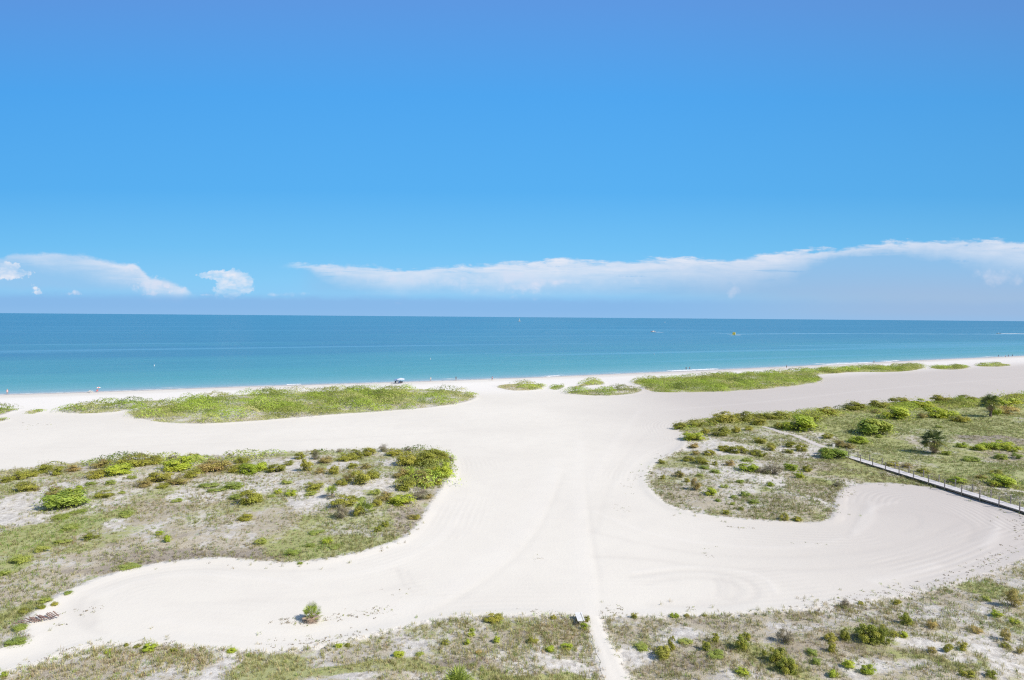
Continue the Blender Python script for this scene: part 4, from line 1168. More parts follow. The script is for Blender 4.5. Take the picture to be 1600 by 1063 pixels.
ORD = ['', 'first', 'second', 'third', 'fourth', 'fifth', 'sixth', 'seventh', 'eighth', 'ninth', 'tenth', 'eleventh', 'twelfth', 'thirteenth', 'fourteenth', 'fifteenth', 'sixteenth', 'seventeenth', 'eighteenth', 'nineteenth', 'twentieth',
       'twenty-first', 'twenty-second', 'twenty-third', 'twenty-fourth', 'twenty-fifth', 'twenty-sixth']
from collections import defaultdict
fam = defaultdict(list)
for i, s in enumerate(SHRUBS):
    fam[(s[5], s[4])].append(i)
LAB = {}
SHORT = {A_BACK: 'left-dune back-edge', }
for (area, look), ids in fam.items():
    ids.sort(key=lambda i: SHRUBS[i][0])
    w = LOOK[look]['word']; noun = 'mat' if look == 'mat' else ('clump' if look == 'yellow' else 'shrub')
    big = max(ids, key=lambda i: SHRUBS[i][2])
    for r, i in enumerate(ids):
        if len(ids) == 1: LAB[i] = f'lone {w} {noun} {area}'
        elif i == big: LAB[i] = f'widest {w} {noun} {area}'
        elif r == 0: LAB[i] = f'leftmost {w} {noun} {area}'
        elif r == len(ids) - 1: LAB[i] = f'rightmost {w} {noun} {area}'
        else: LAB[i] = f'{ORD[r + 1]} {w} {noun} from the left {area}'
SPECIAL = {}
for i, (px, py, w, h, look, area) in enumerate(SHRUBS):
    p = gnd(px, py)
    if seg_dist(np.array([p[0]]), np.array([p[1]]), TRAIL, False)[0] < 1.0: p = p + np.array((0, 1.2, 0))
    d = float(np.hypot(p[1], CAM_H - p[2]))
    sc = p[1] / FPX / math.cos(math.atan2(CAM_H, p[1])) * .98
    wid = w * sc * (.92 if area in (C_R, C_L) else 1.08)
    tilt = CAM_H / d
    hh = 1.12 * (h * sc - wid * .45 * tilt * .8) / math.cos(math.asin(min(tilt, .9)))
    lo = {'mat': .11, 'yellow': .35, 'grey': .5}.get(look, .42)
    hh = max(hh, wid * lo, .16)
    dep = wid * random.uniform(.75, 1.0)
    fol, st = random.choice(PROTO[look])
    z = float(zat(p[0], p[1] + dep * .35)[0])
    root = empty('dune_shrub', (p[0], p[1] + dep * .38, z - .02), random.uniform(-.5, .5))
    root.scale = (wid, dep, hh)
    f = link('foliage', fol, None, root)
    rz = random.choice([0, math.pi / 2, math.pi, -math.pi / 2]) + random.uniform(-.3, .3)
    f.rotation_euler = (0, 0, rz)
    if look != 'mat':
        s = link('stems', st, None, root); s.rotation_euler = (0, 0, rz)
    root.name = 'creeping_plant' if look == 'mat' else ('grass_clump' if look == 'yellow' else 'dune_shrub')
    tag(root, LAB[i], 'plant' if look == 'mat' else ('grass clump' if look == 'yellow' else 'shrub'), 'creeping plants on the dunes' if look == 'mat' else ('yellow grass clumps' if look == 'yellow' else 'shrubs on the dunes'))
print('shrubs', len(SHRUBS))

# ---- palms
def fan_leaf(rng, L, pet, pal, droop=.35, nseg=20):
    """costapalmate leaf along +X from the origin: petiole, then a pleated fan of narrow segments"""
    v, f, c = [], [], []
    base = np.array(pal[rng.integers(0, len(pal))]) * rng.uniform(.8, 1.2)
    w = .018
    zc = lambda r: -droop * (r / (pet + L)) ** 2 * L
    P0 = [(0, -w, 0), (0, w, 0), (pet, w * .6, zc(pet)), (pet, -w * .6, zc(pet))]
    v += P0; f.append((0, 1, 2, 3)); c += [base * np.array((1.3, 1.15, .9))] * 4
    for s in range(nseg):
        a = (s / (nseg - 1) - .5) * math.radians(235)
        ln = L * (.62 + .38 * math.cos(a * .62)) * rng.uniform(.88, 1.08)
        hw = .5 * math.radians(235) / nseg
        lift = .10 * L * (1 - math.cos(a)) * .6
        r1 = ln * .62
        def pt(r, an, tip=0.0):
            x_ = pet + r * math.cos(an); y_ = r * math.sin(an)
            return (x_, y_, zc(math.hypot(x_, y_)) + lift * r / ln - tip)
        b = len(v)
        v += [pt(.02, a), pt(r1, a - hw * .62, .0), pt(r1, a + hw * .62, .03 * L), pt(ln, a, .16 * L * rng.uniform(.4, 1.4))]
        f.append((b, b + 1, b + 3, b + 2))
        cs = base * rng.uniform(.85, 1.15)
        c += [cs * .9, cs, cs * 1.05, cs * 1.15]
    return np.array(v), np.array(f, np.int32), np.array(c)


def rot_leaf(v, az, elev, roll, origin):
    m = (Matrix.Rotation(az, 3, 'Z') @ Matrix.Rotation(-elev, 3, 'Y') @ Matrix.Rotation(roll, 3, 'X'))
    return v @ np.array(m).T + np.array(origin)


GP = [(.10, .145, .045), (.13, .175, .055), (.08, .12, .04), (.20, .235, .075)]
YP = [(.40, .41, .10), (.34, .40, .09), (.46, .44, .13)]
DP = [(.36, .29, .22), (.42, .35, .27), (.30, .25, .20)]
LP = [(.34, .42, .08), (.40, .47, .10), (.28, .35, .075)]


def crown_mesh(name, rng, n, L, pet, origin, e0, e1, pal, droop=.35, r0=.12):
    V_, F_, C_, k_ = [], [], [], 0
    for i in range(n):
        t = (i + .5) / n
        v, f, c = fan_leaf(rng, L * rng.uniform(.85, 1.1), pet * rng.uniform(.8, 1.15), pal, droop)
        el = math.radians(e0 + (e1 - e0) * t + rng.uniform(-9, 9)); az = i * 2.39996 + rng.uniform(-.3, .3)
        o = (origin[0] + r0 * math.cos(az) * math.cos(el), origin[1] + r0 * math.sin(az) * math.cos(el), origin[2] + (t - .5) * .4)
        v = rot_leaf(v, az, el, rng.uniform(-.5, .5), o)
        V_.append(v); F_.append(f + k_); C_.append(c); k_ += len(v)
    return np_mesh(name, np.concatenate(V_), np.concatenate(F_), colors=np.concatenate(C_))


def trunk_mesh(h, r0, r1, rng):
    mb = MB()
    rings = []; n = 14
    for i in range(11):
        t = i / 10; r = (r0 + (r1 - r0) * t) * (1 + .25 * math.exp(-t * 9)) * rng.uniform(.94, 1.06)
        rings.append([(r * math.cos(a) + .06 * math.sin(t * 3), r * math.sin(a), -.15 + (h + .15) * t) for a in [2 * math.pi * j / n for j in range(n)]])
    mb.loft(rings)
    for i in range(46):        # old leaf boots
        t = rng.uniform(.25, 1.0); a = i * 2.39996; r = r0 + (r1 - r0) * t
        p = Vector((r * math.cos(a), r * math.sin(a), h * t)); q = p + Vector((math.cos(a) * .14, math.sin(a) * .14, .22))
        mb.tube(p, q, .055, .02, 5)
    return mb.mesh('trunk')


def palm(px, py, h, cw, label, seed, skirt=True):
    rng = np.random.default_rng(seed); p = gnd(px, py)
    root = empty('cabbage_palm', tuple(p))
    link('trunk', trunk_mesh(h, .30, .24, rng), m_bark, root)
    L = cw * .5 * .60; pet = cw * .5 * .42
    link('crown', crown_mesh('crown', rng, 28, L, pet, (0, 0, h + .15), -14, 82, GP, .22), m_frond, root)
    link('yellowing_fronds', crown_mesh('yellowing_fronds', rng, 9, L * .95, pet, (0, 0, h - .1), -32, 12, YP, .5), m_frond, root)
    if skirt:
        link('dead_fronds', crown_mesh('dead_fronds', rng, 13, L * .8, pet * .8, (0, 0, h - .25), -72, -38, DP, .6, .2), m_dead, root)
    tag(root, label, 'palm', 'palms on the dunes')
    return root


palm(1547.5, 651, 3.7, 4.9, 'tall cabbage palm with a thick trunk near the right edge', 5)
palm(1459, 708, 2.35, 4.9, 'round-crowned squat cabbage palm standing beyond the boardwalk', 6)


def palmetto(px, py, size, label, seed, n=22, dead=8, stem=.15, pal=LP):
    rng = np.random.default_rng(seed); p = gnd(px, py)
    root = empty('palmetto', tuple(p))
    link('crown', crown_mesh('crown', rng, n, size * .36, size * .34, (0, 0, stem), 28, 84, pal, .02, .10), m_frond, root)
    if dead:
        link('dead_fronds', crown_mesh('dead_fronds', rng, dead, size * .30, size * .18, (0, 0, stem * .6 + .05), -10, 12, DP, .15, .10), m_dead, root)
    mb = MB(); mb.tube((0, 0, -.15), (.02, 0, stem + .12), size * .07, size * .05, 9)
    for i in range(10):
        a = i * 2.4; mb.tube((size * .05 * math.cos(a), size * .05 * math.sin(a), stem * .4), (size * .1 * math.cos(a), size * .1 * math.sin(a), stem + .05), .03, .012, 5)
    mb.build('trunk', m_bark, root)
    tag(root, label, 'palmetto', 'palmettos')


palmetto(487, 969, 1.6, 'lone palmetto with dead lower fronds on the groomed sand', 21, 17, 16, .30)
palmetto(519, 777, 2.0, 'smaller upright palmetto with a dark base in the left dune', 22, 14, 6, .45)
palmetto(569, 803, 2.5, 'wide bright palmetto beside an olive shrub in the left dune', 23, 15, 0, .15)
palmetto(716, 1086, 2.3, 'bright green palmetto cut off by the bottom edge', 24, 20, 0, .2)
# ------------------------------------------------------------------ built things
m_deck = simple_mat('weathered_deck', (.62, .60, .61), .8, .18, 3.0, .2, bump=.3)
m_post = simple_mat('grey_timber', (.27, .25, .235), .8, .25, 6.0, .2)
m_rope = simple_mat('rope', (.25, .23, .21), .8)
m_white = simple_mat('white_paint', (.80, .80, .79), .45, .05, 3)
m_shade = simple_mat('dark_frame', (.06, .06, .065), .6)
m_slat = simple_mat('reddish_slat', (.27, .165, .135), .8, .3, 4)
m_wire = simple_mat('fence_wire', (.14, .11, .10), .5, .2)
m_drift = simple_mat('driftwood', (.26, .22, .18), .85, .3, 5)

# boardwalk
DZ = .55
_a = at(1330, 716.5, DZ); _b = at(1600, 799.5, DZ)
dirv = (_b - _a)[:2]; L0 = np.linalg.norm(dirv); dirv = dirv / L0
start = _a[:2] - dirv * 3.6
ln = L0 + 3.6 + 34
nrm = np.array((-dirv[1], dirv[0]))
if nrm[1] < 0: nrm = -nrm
WDK = 1.75
root = empty('boardwalk', (start[0], start[1], 0), math.atan2(dirv[1], dirv[0]))
sgn = 1 if (dirv[0] * nrm[1] - dirv[1] * nrm[0]) > 0 else -1
mb = MB(); rr = random.Random(3)
npl = int(ln / .15)
for i in range(npl):
    mb.box((.075 + i * .15, sgn * (WDK / 2 + rr.uniform(-.015, .015)), DZ - .02 + rr.uniform(-.006, .006)), (.137, WDK, .04))
mb.build('deck', m_deck, root)
for s in (0.14, WDK - .14):
    MB().box((ln / 2, sgn * s, DZ - .15), (ln, .06, .20)).build('stringer', m_post, root)
sp = L0 / 11.0
npst = int(ln / sp) + 1
tops = {0: [], 1: []}
for i in range(npst):
    for q_, s in enumerate((.05, WDK - .05)):
        xx = .35 + i * sp + (0 if q_ == 0 else .12)
        if xx > ln: continue
        wp = start + dirv * xx + nrm * s
        zg = float(zat(wp[0], wp[1])[0])
        hgt = DZ + 1.12 + rr.uniform(-.03, .03)
        mb = MB(); mb.box((0, 0, (hgt + zg - .3) / 2), (.11, .11, hgt - zg + .3)); mb.box((0, 0, hgt + .015), (.14, .14, .035))
        po = mb.build('post', m_post, root, loc=(xx, sgn * (s + (-.10 if q_ == 0 else .10)), 0))
        tops[q_].append((xx, sgn * (s + (-.10 if q_ == 0 else .10)), hgt))
for q_ in (0, 1):
    for dz in (-.10, -.52):
        mb = MB()
        for p, q in zip(tops[q_][:-1], tops[q_][1:]):
            p = Vector(p) + Vector((0, 0, dz)); q = Vector(q) + Vector((0, 0, dz)); m_ = (p + q) / 2 - Vector((0, 0, .06))
            mb.tube(p, m_, .016, n=5); mb.tube(m_, q, .016, n=5)
        mb.build('rope_rail', m_rope, root)
tag(root, 'grey timber boardwalk with post-and-rope railings crossing the right dune', 'boardwalk')

# sign at the head of the boardwalk
p = gnd(1302.5, 702)
root = empty('notice_board', tuple(p), R(-8))
mb = MB(); mb.box((0, 0, .45), (.09, .09, .95)); mb.build('post', m_white, root)
mb = MB(); mb.box((0, -.06, .78), (.48, .03, .62), bevel=.008); mb.build('panel', m_white, root)
tag(root, 'small white notice board where the sandy trail meets the boardwalk', 'sign')

# bench by the footpath
p = gnd(904.8, 972)
root = empty('park_bench', tuple(p), R(4))
mb = MB()
for i in range(4): mb.box((-.20 + i * .112, 0, .45), (.106, 1.45, .04), bevel=.006)
mb.build('seat', m_white, root)
MB().box((.30, 0, .47), (.10, 1.45, .05), bevel=.006).build('side_board', m_white, root)
for yy_ in (-.55, .55):
    mb = MB(); mb.box((-.15, yy_, .2), (.07, .07, .46)); mb.box((.22, yy_, .2), (.07, .07, .46)); mb.box((.05, yy_, .405), (.58, .06, .045))
    mb.build('leg', m_shade, root)
tag(root, 'white plank bench with a narrow side board, beside the mouth of the footpath', 'bench')

# fallen sand fence
a_ = gnd(39.5, 977); b_ = gnd(95, 966)
root = empty('sand_fence', tuple(a_), math.atan2(b_[1] - a_[1], b_[0] - a_[0]))
FL = float(np.linalg.norm((b_ - a_)[:2]))
mb = MB(); rr = random.Random(9)
ns = 15
for i in range(ns):
    x0 = .08 + (FL - .2) * i / (ns - 1)
    lean = -.55 + rr.uniform(-.12, .12); l_ = 1.15 + rr.uniform(-.12, .1)
    if i < 3: lean -= .5 - .15 * i; l_ *= .8
    mb.box((x0 + lean * .5, l_ * .42, .09 + .10 * math.sin(i * .6) ** 2 + rr.uniform(0, .05)), (.075, l_, .022), Euler((R(rr.uniform(-2, 9)), R(rr.uniform(-8, 8)), math.atan2(-lean, l_) * -1 * -1 if False else math.atan2(-lean, l_))))
mb.build('slats', m_slat, root)
for yq in (.06, .45, .80):
    mb = MB(); pts = [Vector((FL * t - .55 * yq, yq * 1.0, .16 + .08 * math.sin(t * 8))) for t in np.linspace(-.02, 1.03, 14)]
    for p0, p1 in zip(pts[:-1], pts[1:]): mb.tube(p0, p1, .022 if yq < .1 else .009, n=5)
    mb.build('wire', m_wire, root)
tag(root, 'collapsed reddish slat sand fence lying at the left end of the groomed sand', 'fence')

# dead branch by the sand pad
p = gnd(1313, 758)
root = MB()
for i in range(9):
    a = rr.uniform(0, 6.28); l_ = rr.uniform(.5, 1.1)
    e1 = (l_ * .6 * math.cos(a), l_ * .6 * math.sin(a), rr.uniform(.15, .5)); e2 = (l_ * math.cos(a + .3), l_ * math.sin(a + .3), rr.uniform(.2, .9))
    root.tube((0, 0, -.05), e1, .05, .03, 6); root.tube(e1, e2, .03, .01, 5)
o = root.build('dead_branch', m_drift, loc=tuple(p)); tag(o, 'bare dead branch at the corner where the sand pad meets the dune', 'branch')

# ---- the beach: people, canopies, umbrella
m_skin = simple_mat('skin', (.45, .27, .19), .6, .1, 10)
def cloth(n, c): return simple_mat(n, c, .8, .08, 6)
m_dk = cloth('dark_swimwear', (.035, .045, .07)); m_red = cloth('red_cloth', (.62, .20, .19)); m_wht = cloth('white_cloth', (.78, .78, .78)); m_blue = cloth('blue_cloth', (.08, .16, .40)); m_pink = cloth('pink_cloth', (.72, .48, .50))
m_hair = cloth('hair', (.05, .035, .025)); m_hair2 = cloth('light_hair', (.35, .25, .13))


def body_mesh(pose, seed):
    """one continuous skinned body, 1.72 m, facing -Y; returns meshes body, shorts, hair"""
    st = 1 if pose == 'walk' else 0
    J = {'pelvis': (0, 0, .93, .135), 'waist': (0, .01, 1.08, .125), 'chest': (0, .01, 1.30, .15), 'neck': (0, .01, 1.47, .055), 'chin': (0, -.02, 1.54, .07), 'head': (0, -.005, 1.64, .095), 'crown': (0, .01, 1.71, .06),
         'sl': (.19, .01, 1.41, .06), 'el': (.25, .03 - .08 * st, 1.13, .043), 'wl': (.25, -.06 - .16 * st, .90, .03), 'hl': (.245, -.09 - .18 * st, .80, .035),
         'sr': (-.19, .01, 1.41, .06), 'er': (-.25, .05 + .06 * st, 1.13, .043), 'wr': (-.26, -.02 + .08 * st, .90, .03), 'hr': (-.255, -.05 + .06 * st, .80, .035),
         'tl': (.10, 0, .85, .095), 'kl': (.11, -.03 + .16 * st, .48, .058), 'al': (.11, .03 + .34 * st, .09, .04), 'fl': (.12, -.12 + .24 * st, .03, .035),
         'tr': (-.10, 0, .85, .095), 'kr': (-.11, -.03 - .20 * st, .48, .058), 'ar': (-.11, .03 - .22 * st, .08, .04), 'fr': (-.12, -.12 - .24 * st, .03, .035)}
    if pose == 'sit':
        d = -.62
        for k_ in J:
            x_, y_, z_, r_ = J[k_]; J[k_] = (x_, y_ + (.12 if z_ > 1.2 else .04), z_ + d, r_)
        for s, x_ in (('l', .12), ('r', -.12)):
            J['t' + s] = (x_, -.04, .30, .095); J['k' + s] = (x_ * 1.2, -.40, .50, .058); J['a' + s] = (x_ * 1.3, -.62, .09, .04); J['f' + s] = (x_ * 1.3, -.76, .04, .035)
            J['w' + s] = (x_ * 1.8, -.24, .42, .03); J['h' + s] = (x_ * 1.5, -.34, .50, .035)
    E = [('pelvis', 'waist'), ('waist', 'chest'), ('chest', 'neck'), ('neck', 'chin'), ('chin', 'head'), ('head', 'crown')]
    for s in 'lr': E += [('chest', 's' + s), ('s' + s, 'e' + s), ('e' + s, 'w' + s), ('w' + s, 'h' + s), ('pelvis', 't' + s), ('t' + s, 'k' + s), ('k' + s, 'a' + s), ('a' + s, 'f' + s)]
    keys = list(J)
    me = bpy.data.meshes.new('body')
    me.from_pydata([J[k_][:3] for k_ in keys], [(keys.index(a), keys.index(b)) for a, b in E], [])
    o = bpy.data.objects.new('body', me); COL.objects.link(o)
    o.modifiers.new('s', 'SKIN'); sub = o.modifiers.new('u', 'SUBSURF'); sub.levels = 1
    for i, k_ in enumerate(keys):
        me.skin_vertices[0].data[i].radius = (J[k_][3], J[k_][3]); me.skin_vertices[0].data[i].use_root = (k_ == 'pelvis')
    dg = bpy.context.evaluated_depsgraph_get()
    bm = bpy.data.meshes.new_from_object(o.evaluated_get(dg)); bm.name = 'body'
    bpy.data.objects.remove(o)
    for pl in bm.polygons: pl.use_smooth = True
    hd = Vector(J['head'][:3])
    hb = MB(); hb.ball(hd + Vector((0, .018, .025)), .108, (1, 1.05, 1.0), 12, 8); hair = hb.mesh('hair', True)
    sb = MB(); pe = Vector(J['pelvis'][:3])
    if pose == 'sit': sb.ball(pe + Vector((0, -.03, -.02)), .18, (1.05, .9, .75), 12, 8)
    else:
        n = 12; ring = lambda c, rx, ry: [(c[0] + rx * math.cos(2 * math.pi * i / n), c[1] + ry * math.sin(2 * math.pi * i / n), c[2]) for i in range(n)]
        sb.loft([ring((0, 0, 1.03), .165, .135), ring((0, 0, .92), .19, .15), ring((0, 0, .78), .205, .155)])
        for sx_, k_ in ((1, 'l'), (-1, 'r')):
            t, kn = Vector(J['t' + k_][:3]), Vector(J['k' + k_][:3]); q = t.lerp(kn, .6)
            sb.tube(t + Vector((0, 0, -.03)), q, .115, .10, 10)
    shorts = sb.mesh('shorts', True)
    tb = MB(); ch = Vector(J['chest'][:3]); wa = Vector(J['waist'][:3])
    n = 12; ring = lambda c, rx, ry, z: [(c[0] + rx * math.cos(2 * math.pi * i / n), c[1] + ry * math.sin(2 * math.pi * i / n), z) for i in range(n)]
    tb.loft([ring(wa, .175, .14, wa.z - .12), ring(wa, .165, .14, wa.z + .02), ring(ch, .205, .165, ch.z - .02), ring(ch, .21, .15, ch.z + .11), ring(ch, .10, .09, ch.z + .17)])
    top = tb.mesh('shirt', True)
    return bm, shorts, hair, top


POSES = {k_: body_mesh(k_, 1) for k_ in ('stand', 'walk', 'sit')}


def person(px, py, pose, label, short, shirt=None, hair=None, rz=0., sc=1.0, group=None, loc=None, sink=0.0):
    p = gnd(px, py) if loc is None else loc
    root = empty('person', (p[0], p[1], p[2] - sink + (.0 if sink else 0)), rz); root.scale = (sc,) * 3
    b, s, h, t = POSES[pose]
    def part(n, me, m):
        o = bpy.data.objects.new(n, me.copy()); COL.objects.link(o); o.data.materials.clear(); o.data.materials.append(m); o.parent = root
    part('body', b, m_skin); part('shorts', s, short); part('hair', h, hair or m_hair)
    if shirt: part('shirt', t, shirt)
    tag(root, label, 'person', group)
    return root


person(673, 595.8, 'stand', 'person in white standing by the water, right of the blue canopies', m_wht, m_wht, m_hair2, .4)
person(712.5, 594.6, 'walk', 'person in dark clothes walking at the waterline behind the long scrub belt', m_dk, m_dk, rz=1.2)
person(769, 594.8, 'walk', 'person in a red top walking on sand near the oval mat', m_dk, m_red, rz=-1.5)
person(1072, 578.6, 'stand', 'person in dark swimwear at the surf, left one of the pair', m_dk, m_dk, rz=2.8, group='pair at the surf')
person(1077.5, 578.4, 'stand', 'person in blue swimwear at the surf, right one of the pair', m_blue, None, rz=2.6, group='pair at the surf')
person(1229, 575.8, 'stand', 'person in dark clothes standing on sand above the right scrub belt', m_dk, m_dk, rz=.6)
person(1365.5, 567.4, 'stand', 'bather in dark swimwear wading before the small breaker', m_dk, None, rz=3.0, sink=.25)
GRP = 'group of bathers at the far right waterline'
person(1560, 558.3, 'walk', 'bather in dark clothes apart from the group at the far right waterline', m_dk, m_dk, rz=1.4, group=GRP)
person(1571, 558.6, 'stand', 'bather in white shirt, leftmost of the far right waterline group', m_blue, m_wht, rz=.3, group=GRP)
person(1575.5, 557.9, 'stand', 'bather in blue shorts, middle of the far right waterline group', m_blue, None, rz=-.6, group=GRP)
person(1582, 557.6, 'walk', 'bather in dark shorts, rightmost of the far right waterline group', m_dk, m_dk, rz=-1.6, group=GRP)
person(11.5, 616.2, 'stand', 'person in pink standing in the shallows at the far left', m_pink, m_pink, m_hair2, .9)

m_cwhite = cloth('pale_blue_canopy', (.62, .68, .80)); m_cblue = cloth('blue_canopy', (.20, .30, .52)); m_pole = simple_mat('aluminium_pole', (.55, .56, .58), .35, .05, 5, .5, .8)


def canopy(px, py, w, dpt, h, mat, label, rz=0.):
    p = gnd(px, py); root = empty('beach_canopy', tuple(p), rz)
    mb = MB(); a, b = w / 2, dpt / 2; z0, z1 = h * .86, h * 1.08
    vs = [(-a, -b, z0), (a, -b, z0), (a, b, z0), (-a, b, z0), (0, 0, z1), (-a, -b, z0 - .28), (a, -b, z0 - .28), (a, b, z0 - .28), (-a, b, z0 - .28)]
    mb.poly(vs, [(0, 1, 4), (1, 2, 4), (2, 3, 4), (3, 0, 4), (0, 5, 6, 1), (1, 6, 7, 2), (2, 7, 8, 3), (3, 8, 5, 0)])
    mb.build('roof', mat, root)
    for x_ in (-a + .04, a - .04):
        for y_ in (-b + .04, b - .04): MB().tube((x_, y_, -.15), (x_, y_, z0), .03, n=6).build('leg', m_pole, root)
    tag(root, label, 'canopy', 'blue and white beach canopies')
    return p


c1 = canopy(626.3, 599.3, 2.6, 2.6, 2.0, m_cwhite, 'larger pale blue-white beach canopy by the water', .1)
c2 = canopy(620, 599.0, 1.9, 2.0, 1.7, m_cblue, 'smaller darker blue beach canopy left of the pale one', -.1)


def chair(loc, rz, mat, label, group='folding beach chairs'):
    root = empty('beach_chair', loc, rz)
    mb = MB(); mb.box((0, 0, .30), (.55, .5, .03)); mb.build('seat', mat, root)
    mb = MB(); mb.box((0, .33, .60), (.55, .03, .66), Euler((R(-22), 0, 0))); mb.build('backrest', mat, root)
    for s in (-1, 1):
        MB().tube((s * .27, -.24, -.05), (s * .27, .30, .36), .015, n=5).tube((s * .27, .30, -.05), (s * .27, -.24, .36), .015, n=5).build('leg', m_pole, root)
    tag(root, label, 'chair', group)


chair((c1[0] + .5, c1[1] - .3, c1[2]), .2, m_dk, 'dark beach chair under the pale canopy')
chair((c1[0] - .6, c1[1] - .9, c1[2]), -.2, m_blue, 'blue beach chair in front of the pale canopy')
chair((c2[0] - .4, c2[1] - .9, c2[2]), .1, m_dk, 'dark beach chair in front of the darker canopy')
person(0, 0, 'sit', 'person in dark swimwear seated on sand under the pale canopy', m_dk, m_dk, rz=.4, loc=np.array((c1[0] - .2, c1[1] + .2, c1[2] + .0)))
person(0, 0, 'stand', 'person in blue standing under the darker canopy', m_blue, m_blue, rz=-.4, loc=np.array((c2[0] + .1, c2[1], c2[2])), sc=.95)

# red and white umbrella, loungers
p = gnd(154, 612.6); root = empty('beach_umbrella', tuple(p)); root.scale = (.72, .72, .8)
mb = MB(); n = 8
rim = [(.95 * math.cos(2 * math.pi * (i + .5) / n), .95 * math.sin(2 * math.pi * (i + .5) / n), 1.72) for i in range(n)]
mid = [(.55 * math.cos(2 * math.pi * (i + .5) / n), .55 * math.sin(2 * math.pi * (i + .5) / n), 2.02) for i in range(n)]
me_ = bpy.data.meshes.new('canopy')
me_.from_pydata([(0, 0, 2.15)] + mid + rim, [], [(0, 1 + i, 1 + (i + 1) % n) for i in range(n)] + [(1 + i, 1 + n + i, 1 + n + (i + 1) % n, 1 + (i + 1) % n) for i in range(n)])
me_.materials.append(m_red); me_.materials.append(m_wht)
for i in range(n):
    me_.polygons[i].material_index = i % 2; me_.polygons[n + i].material_index = i % 2
link('canopy', me_, None, root)
MB().tube((0, 0, -.3), (0, 0, 2.2), .022, n=6).build('pole', m_pole, root)
tag(root, 'red and white panelled beach umbrella at the left waterline', 'umbrella')
chair((p[0] - .1, p[1] - .7, p[2]), .1, m_red, 'red beach chair under the red and white umbrella')


def lounger(px, py, rz, label):
    p = gnd(px, py); root = empty('beach_lounger', tuple(p), rz)
    MB().box((0, .3, .30), (.62, 1.3, .05)).build('seat', m_white, root)
    MB().box((0, -.55, .50), (.62, .75, .05), Euler((R(-38), 0, 0))).build('backrest', m_white, root)
    for s in (-1, 1):
        for y_ in (-.25, .85): MB().box((s * .27, y_, .12), (.05, .05, .34)).build('leg', m_white, root)
    tag(root, label, 'lounger', 'white loungers by the umbrella')


lounger(139.5, 613.4, .9, 'white lounger left of the umbrella, nearer the water')
lounger(142, 614.2, 1.1, 'white lounger left of the umbrella, nearer the dunes')

# ---- on the water
m_hull = simple_mat('white_hull', (.80, .81, .82), .3, .04, 2, .5); m_yel = simple_mat('yellow_paint', (.76, .66, .14), .4, .08, 2, .4); m_blk = simple_mat('dark_glass', (.02, .025, .03), .2, .1, 2, .5)
m_rst = simple_mat('red_stripe', (.55, .07, .07), .4)


def hull(L, B_, H_, mat, root, name='hull'):
    """lofted hull along X, bow at +X"""
    rings = []
    for t in np.linspace(0, 1, 9):
        x_ = (t - .5) * L; wb = B_ / 2 * (1 - max(0, (t - .45) / .55) ** 2.2 * .97); sh_ = H_ * (1 + .35 * max(0, t - .5) ** 1.5)
        rings.append([(x_, -wb, sh_), (x_, -wb * .92, H_ * .3), (x_, -wb * .45, -.3 * H_ * (1 - .6 * t)), (x_, wb * .45, -.3 * H_ * (1 - .6 * t)), (x_, wb * .92, H_ * .3), (x_, wb, sh_)])
    return MB().loft(rings).build(name, mat, root)


def sea_at(px, py): return at(px, py, SEA_Z)


p = sea_at(1020.5, 519.2); root = empty('motor_boat', tuple(p), R(185))
hull(9.5, 3.0, 1.3, m_hull, root)
MB().box((.5, 0, .95), (8.2, 3.02, .22)).build('stripe', m_rst, root)
mb = MB(); mb.loft([[(-1.6, -1.1, 1.3), (1.8, -1.0, 1.3), (1.8, 1.0, 1.3), (-1.6, 1.1, 1.3)], [(-1.4, -.95, 2.7), (.9, -.85, 2.7), (.9, .85, 2.7), (-1.4, .95, 2.7)]]); mb.build('cabin', m_hull, root)
MB().box((1.45, 0, 2.05), (.05, 1.6, .7), Euler((0, R(-30), 0))).build('windscreen', m_blk, root)
mb = MB()
for s in (-1, 1):
    mb.tube((-2.6, s * 1.1, 1.2), (-2.2, s * .8, 3.9), .06, n=5); mb.tube((-1.2, s * .9, 2.6), (-2.2, s * .8, 3.9), .05, n=5)
mb.tube((-2.2, -.8, 3.9), (-2.2, .8, 3.9), .06, n=5); mb.build('tow_arch', m_pole, root)
tag(root, 'white motor boat with a red stripe cruising left of the yellow boat', 'boat', 'boats on the sea')

p = sea_at(1147, 523.4); root = empty('tour_boat', tuple(p), R(62))
hull(9.0, 4.6, 1.6, m_yel, root)
mb = MB(); mb.loft([[(-3.8, -2.0, 1.6), (2.4, -1.9, 1.6), (2.4, 1.9, 1.6), (-3.8, 2.0, 1.6)], [(-3.7, -1.9, 4.0), (1.7, -1.8, 4.0), (1.7, 1.8, 4.0), (-3.7, 1.9, 4.0)]]); mb.build('cabin', m_yel, root)
for s in (-1, 1):
    for i in range(3): MB().box((-2.7 + i * 1.7, s * 1.97, 2.95), (1.2, .10, .8)).build('window', m_blk, root)
MB().box((-.9, 0, 4.12), (6.4, 4.4, .18), bevel=.05).build('roof', m_yel, root)
MB().box((2.25, 0, 2.9), (.10, 3.0, 1.0), Euler((0, R(-16), 0))).build('windscreen', m_blk, root)
MB().tube((-.6, 0, 4.2), (-.6, 0, 6.0), .06, n=5).build('mast', m_pole, root)
tag(root, 'bright yellow tour boat with a boxy cabin', 'boat', 'boats on the sea')

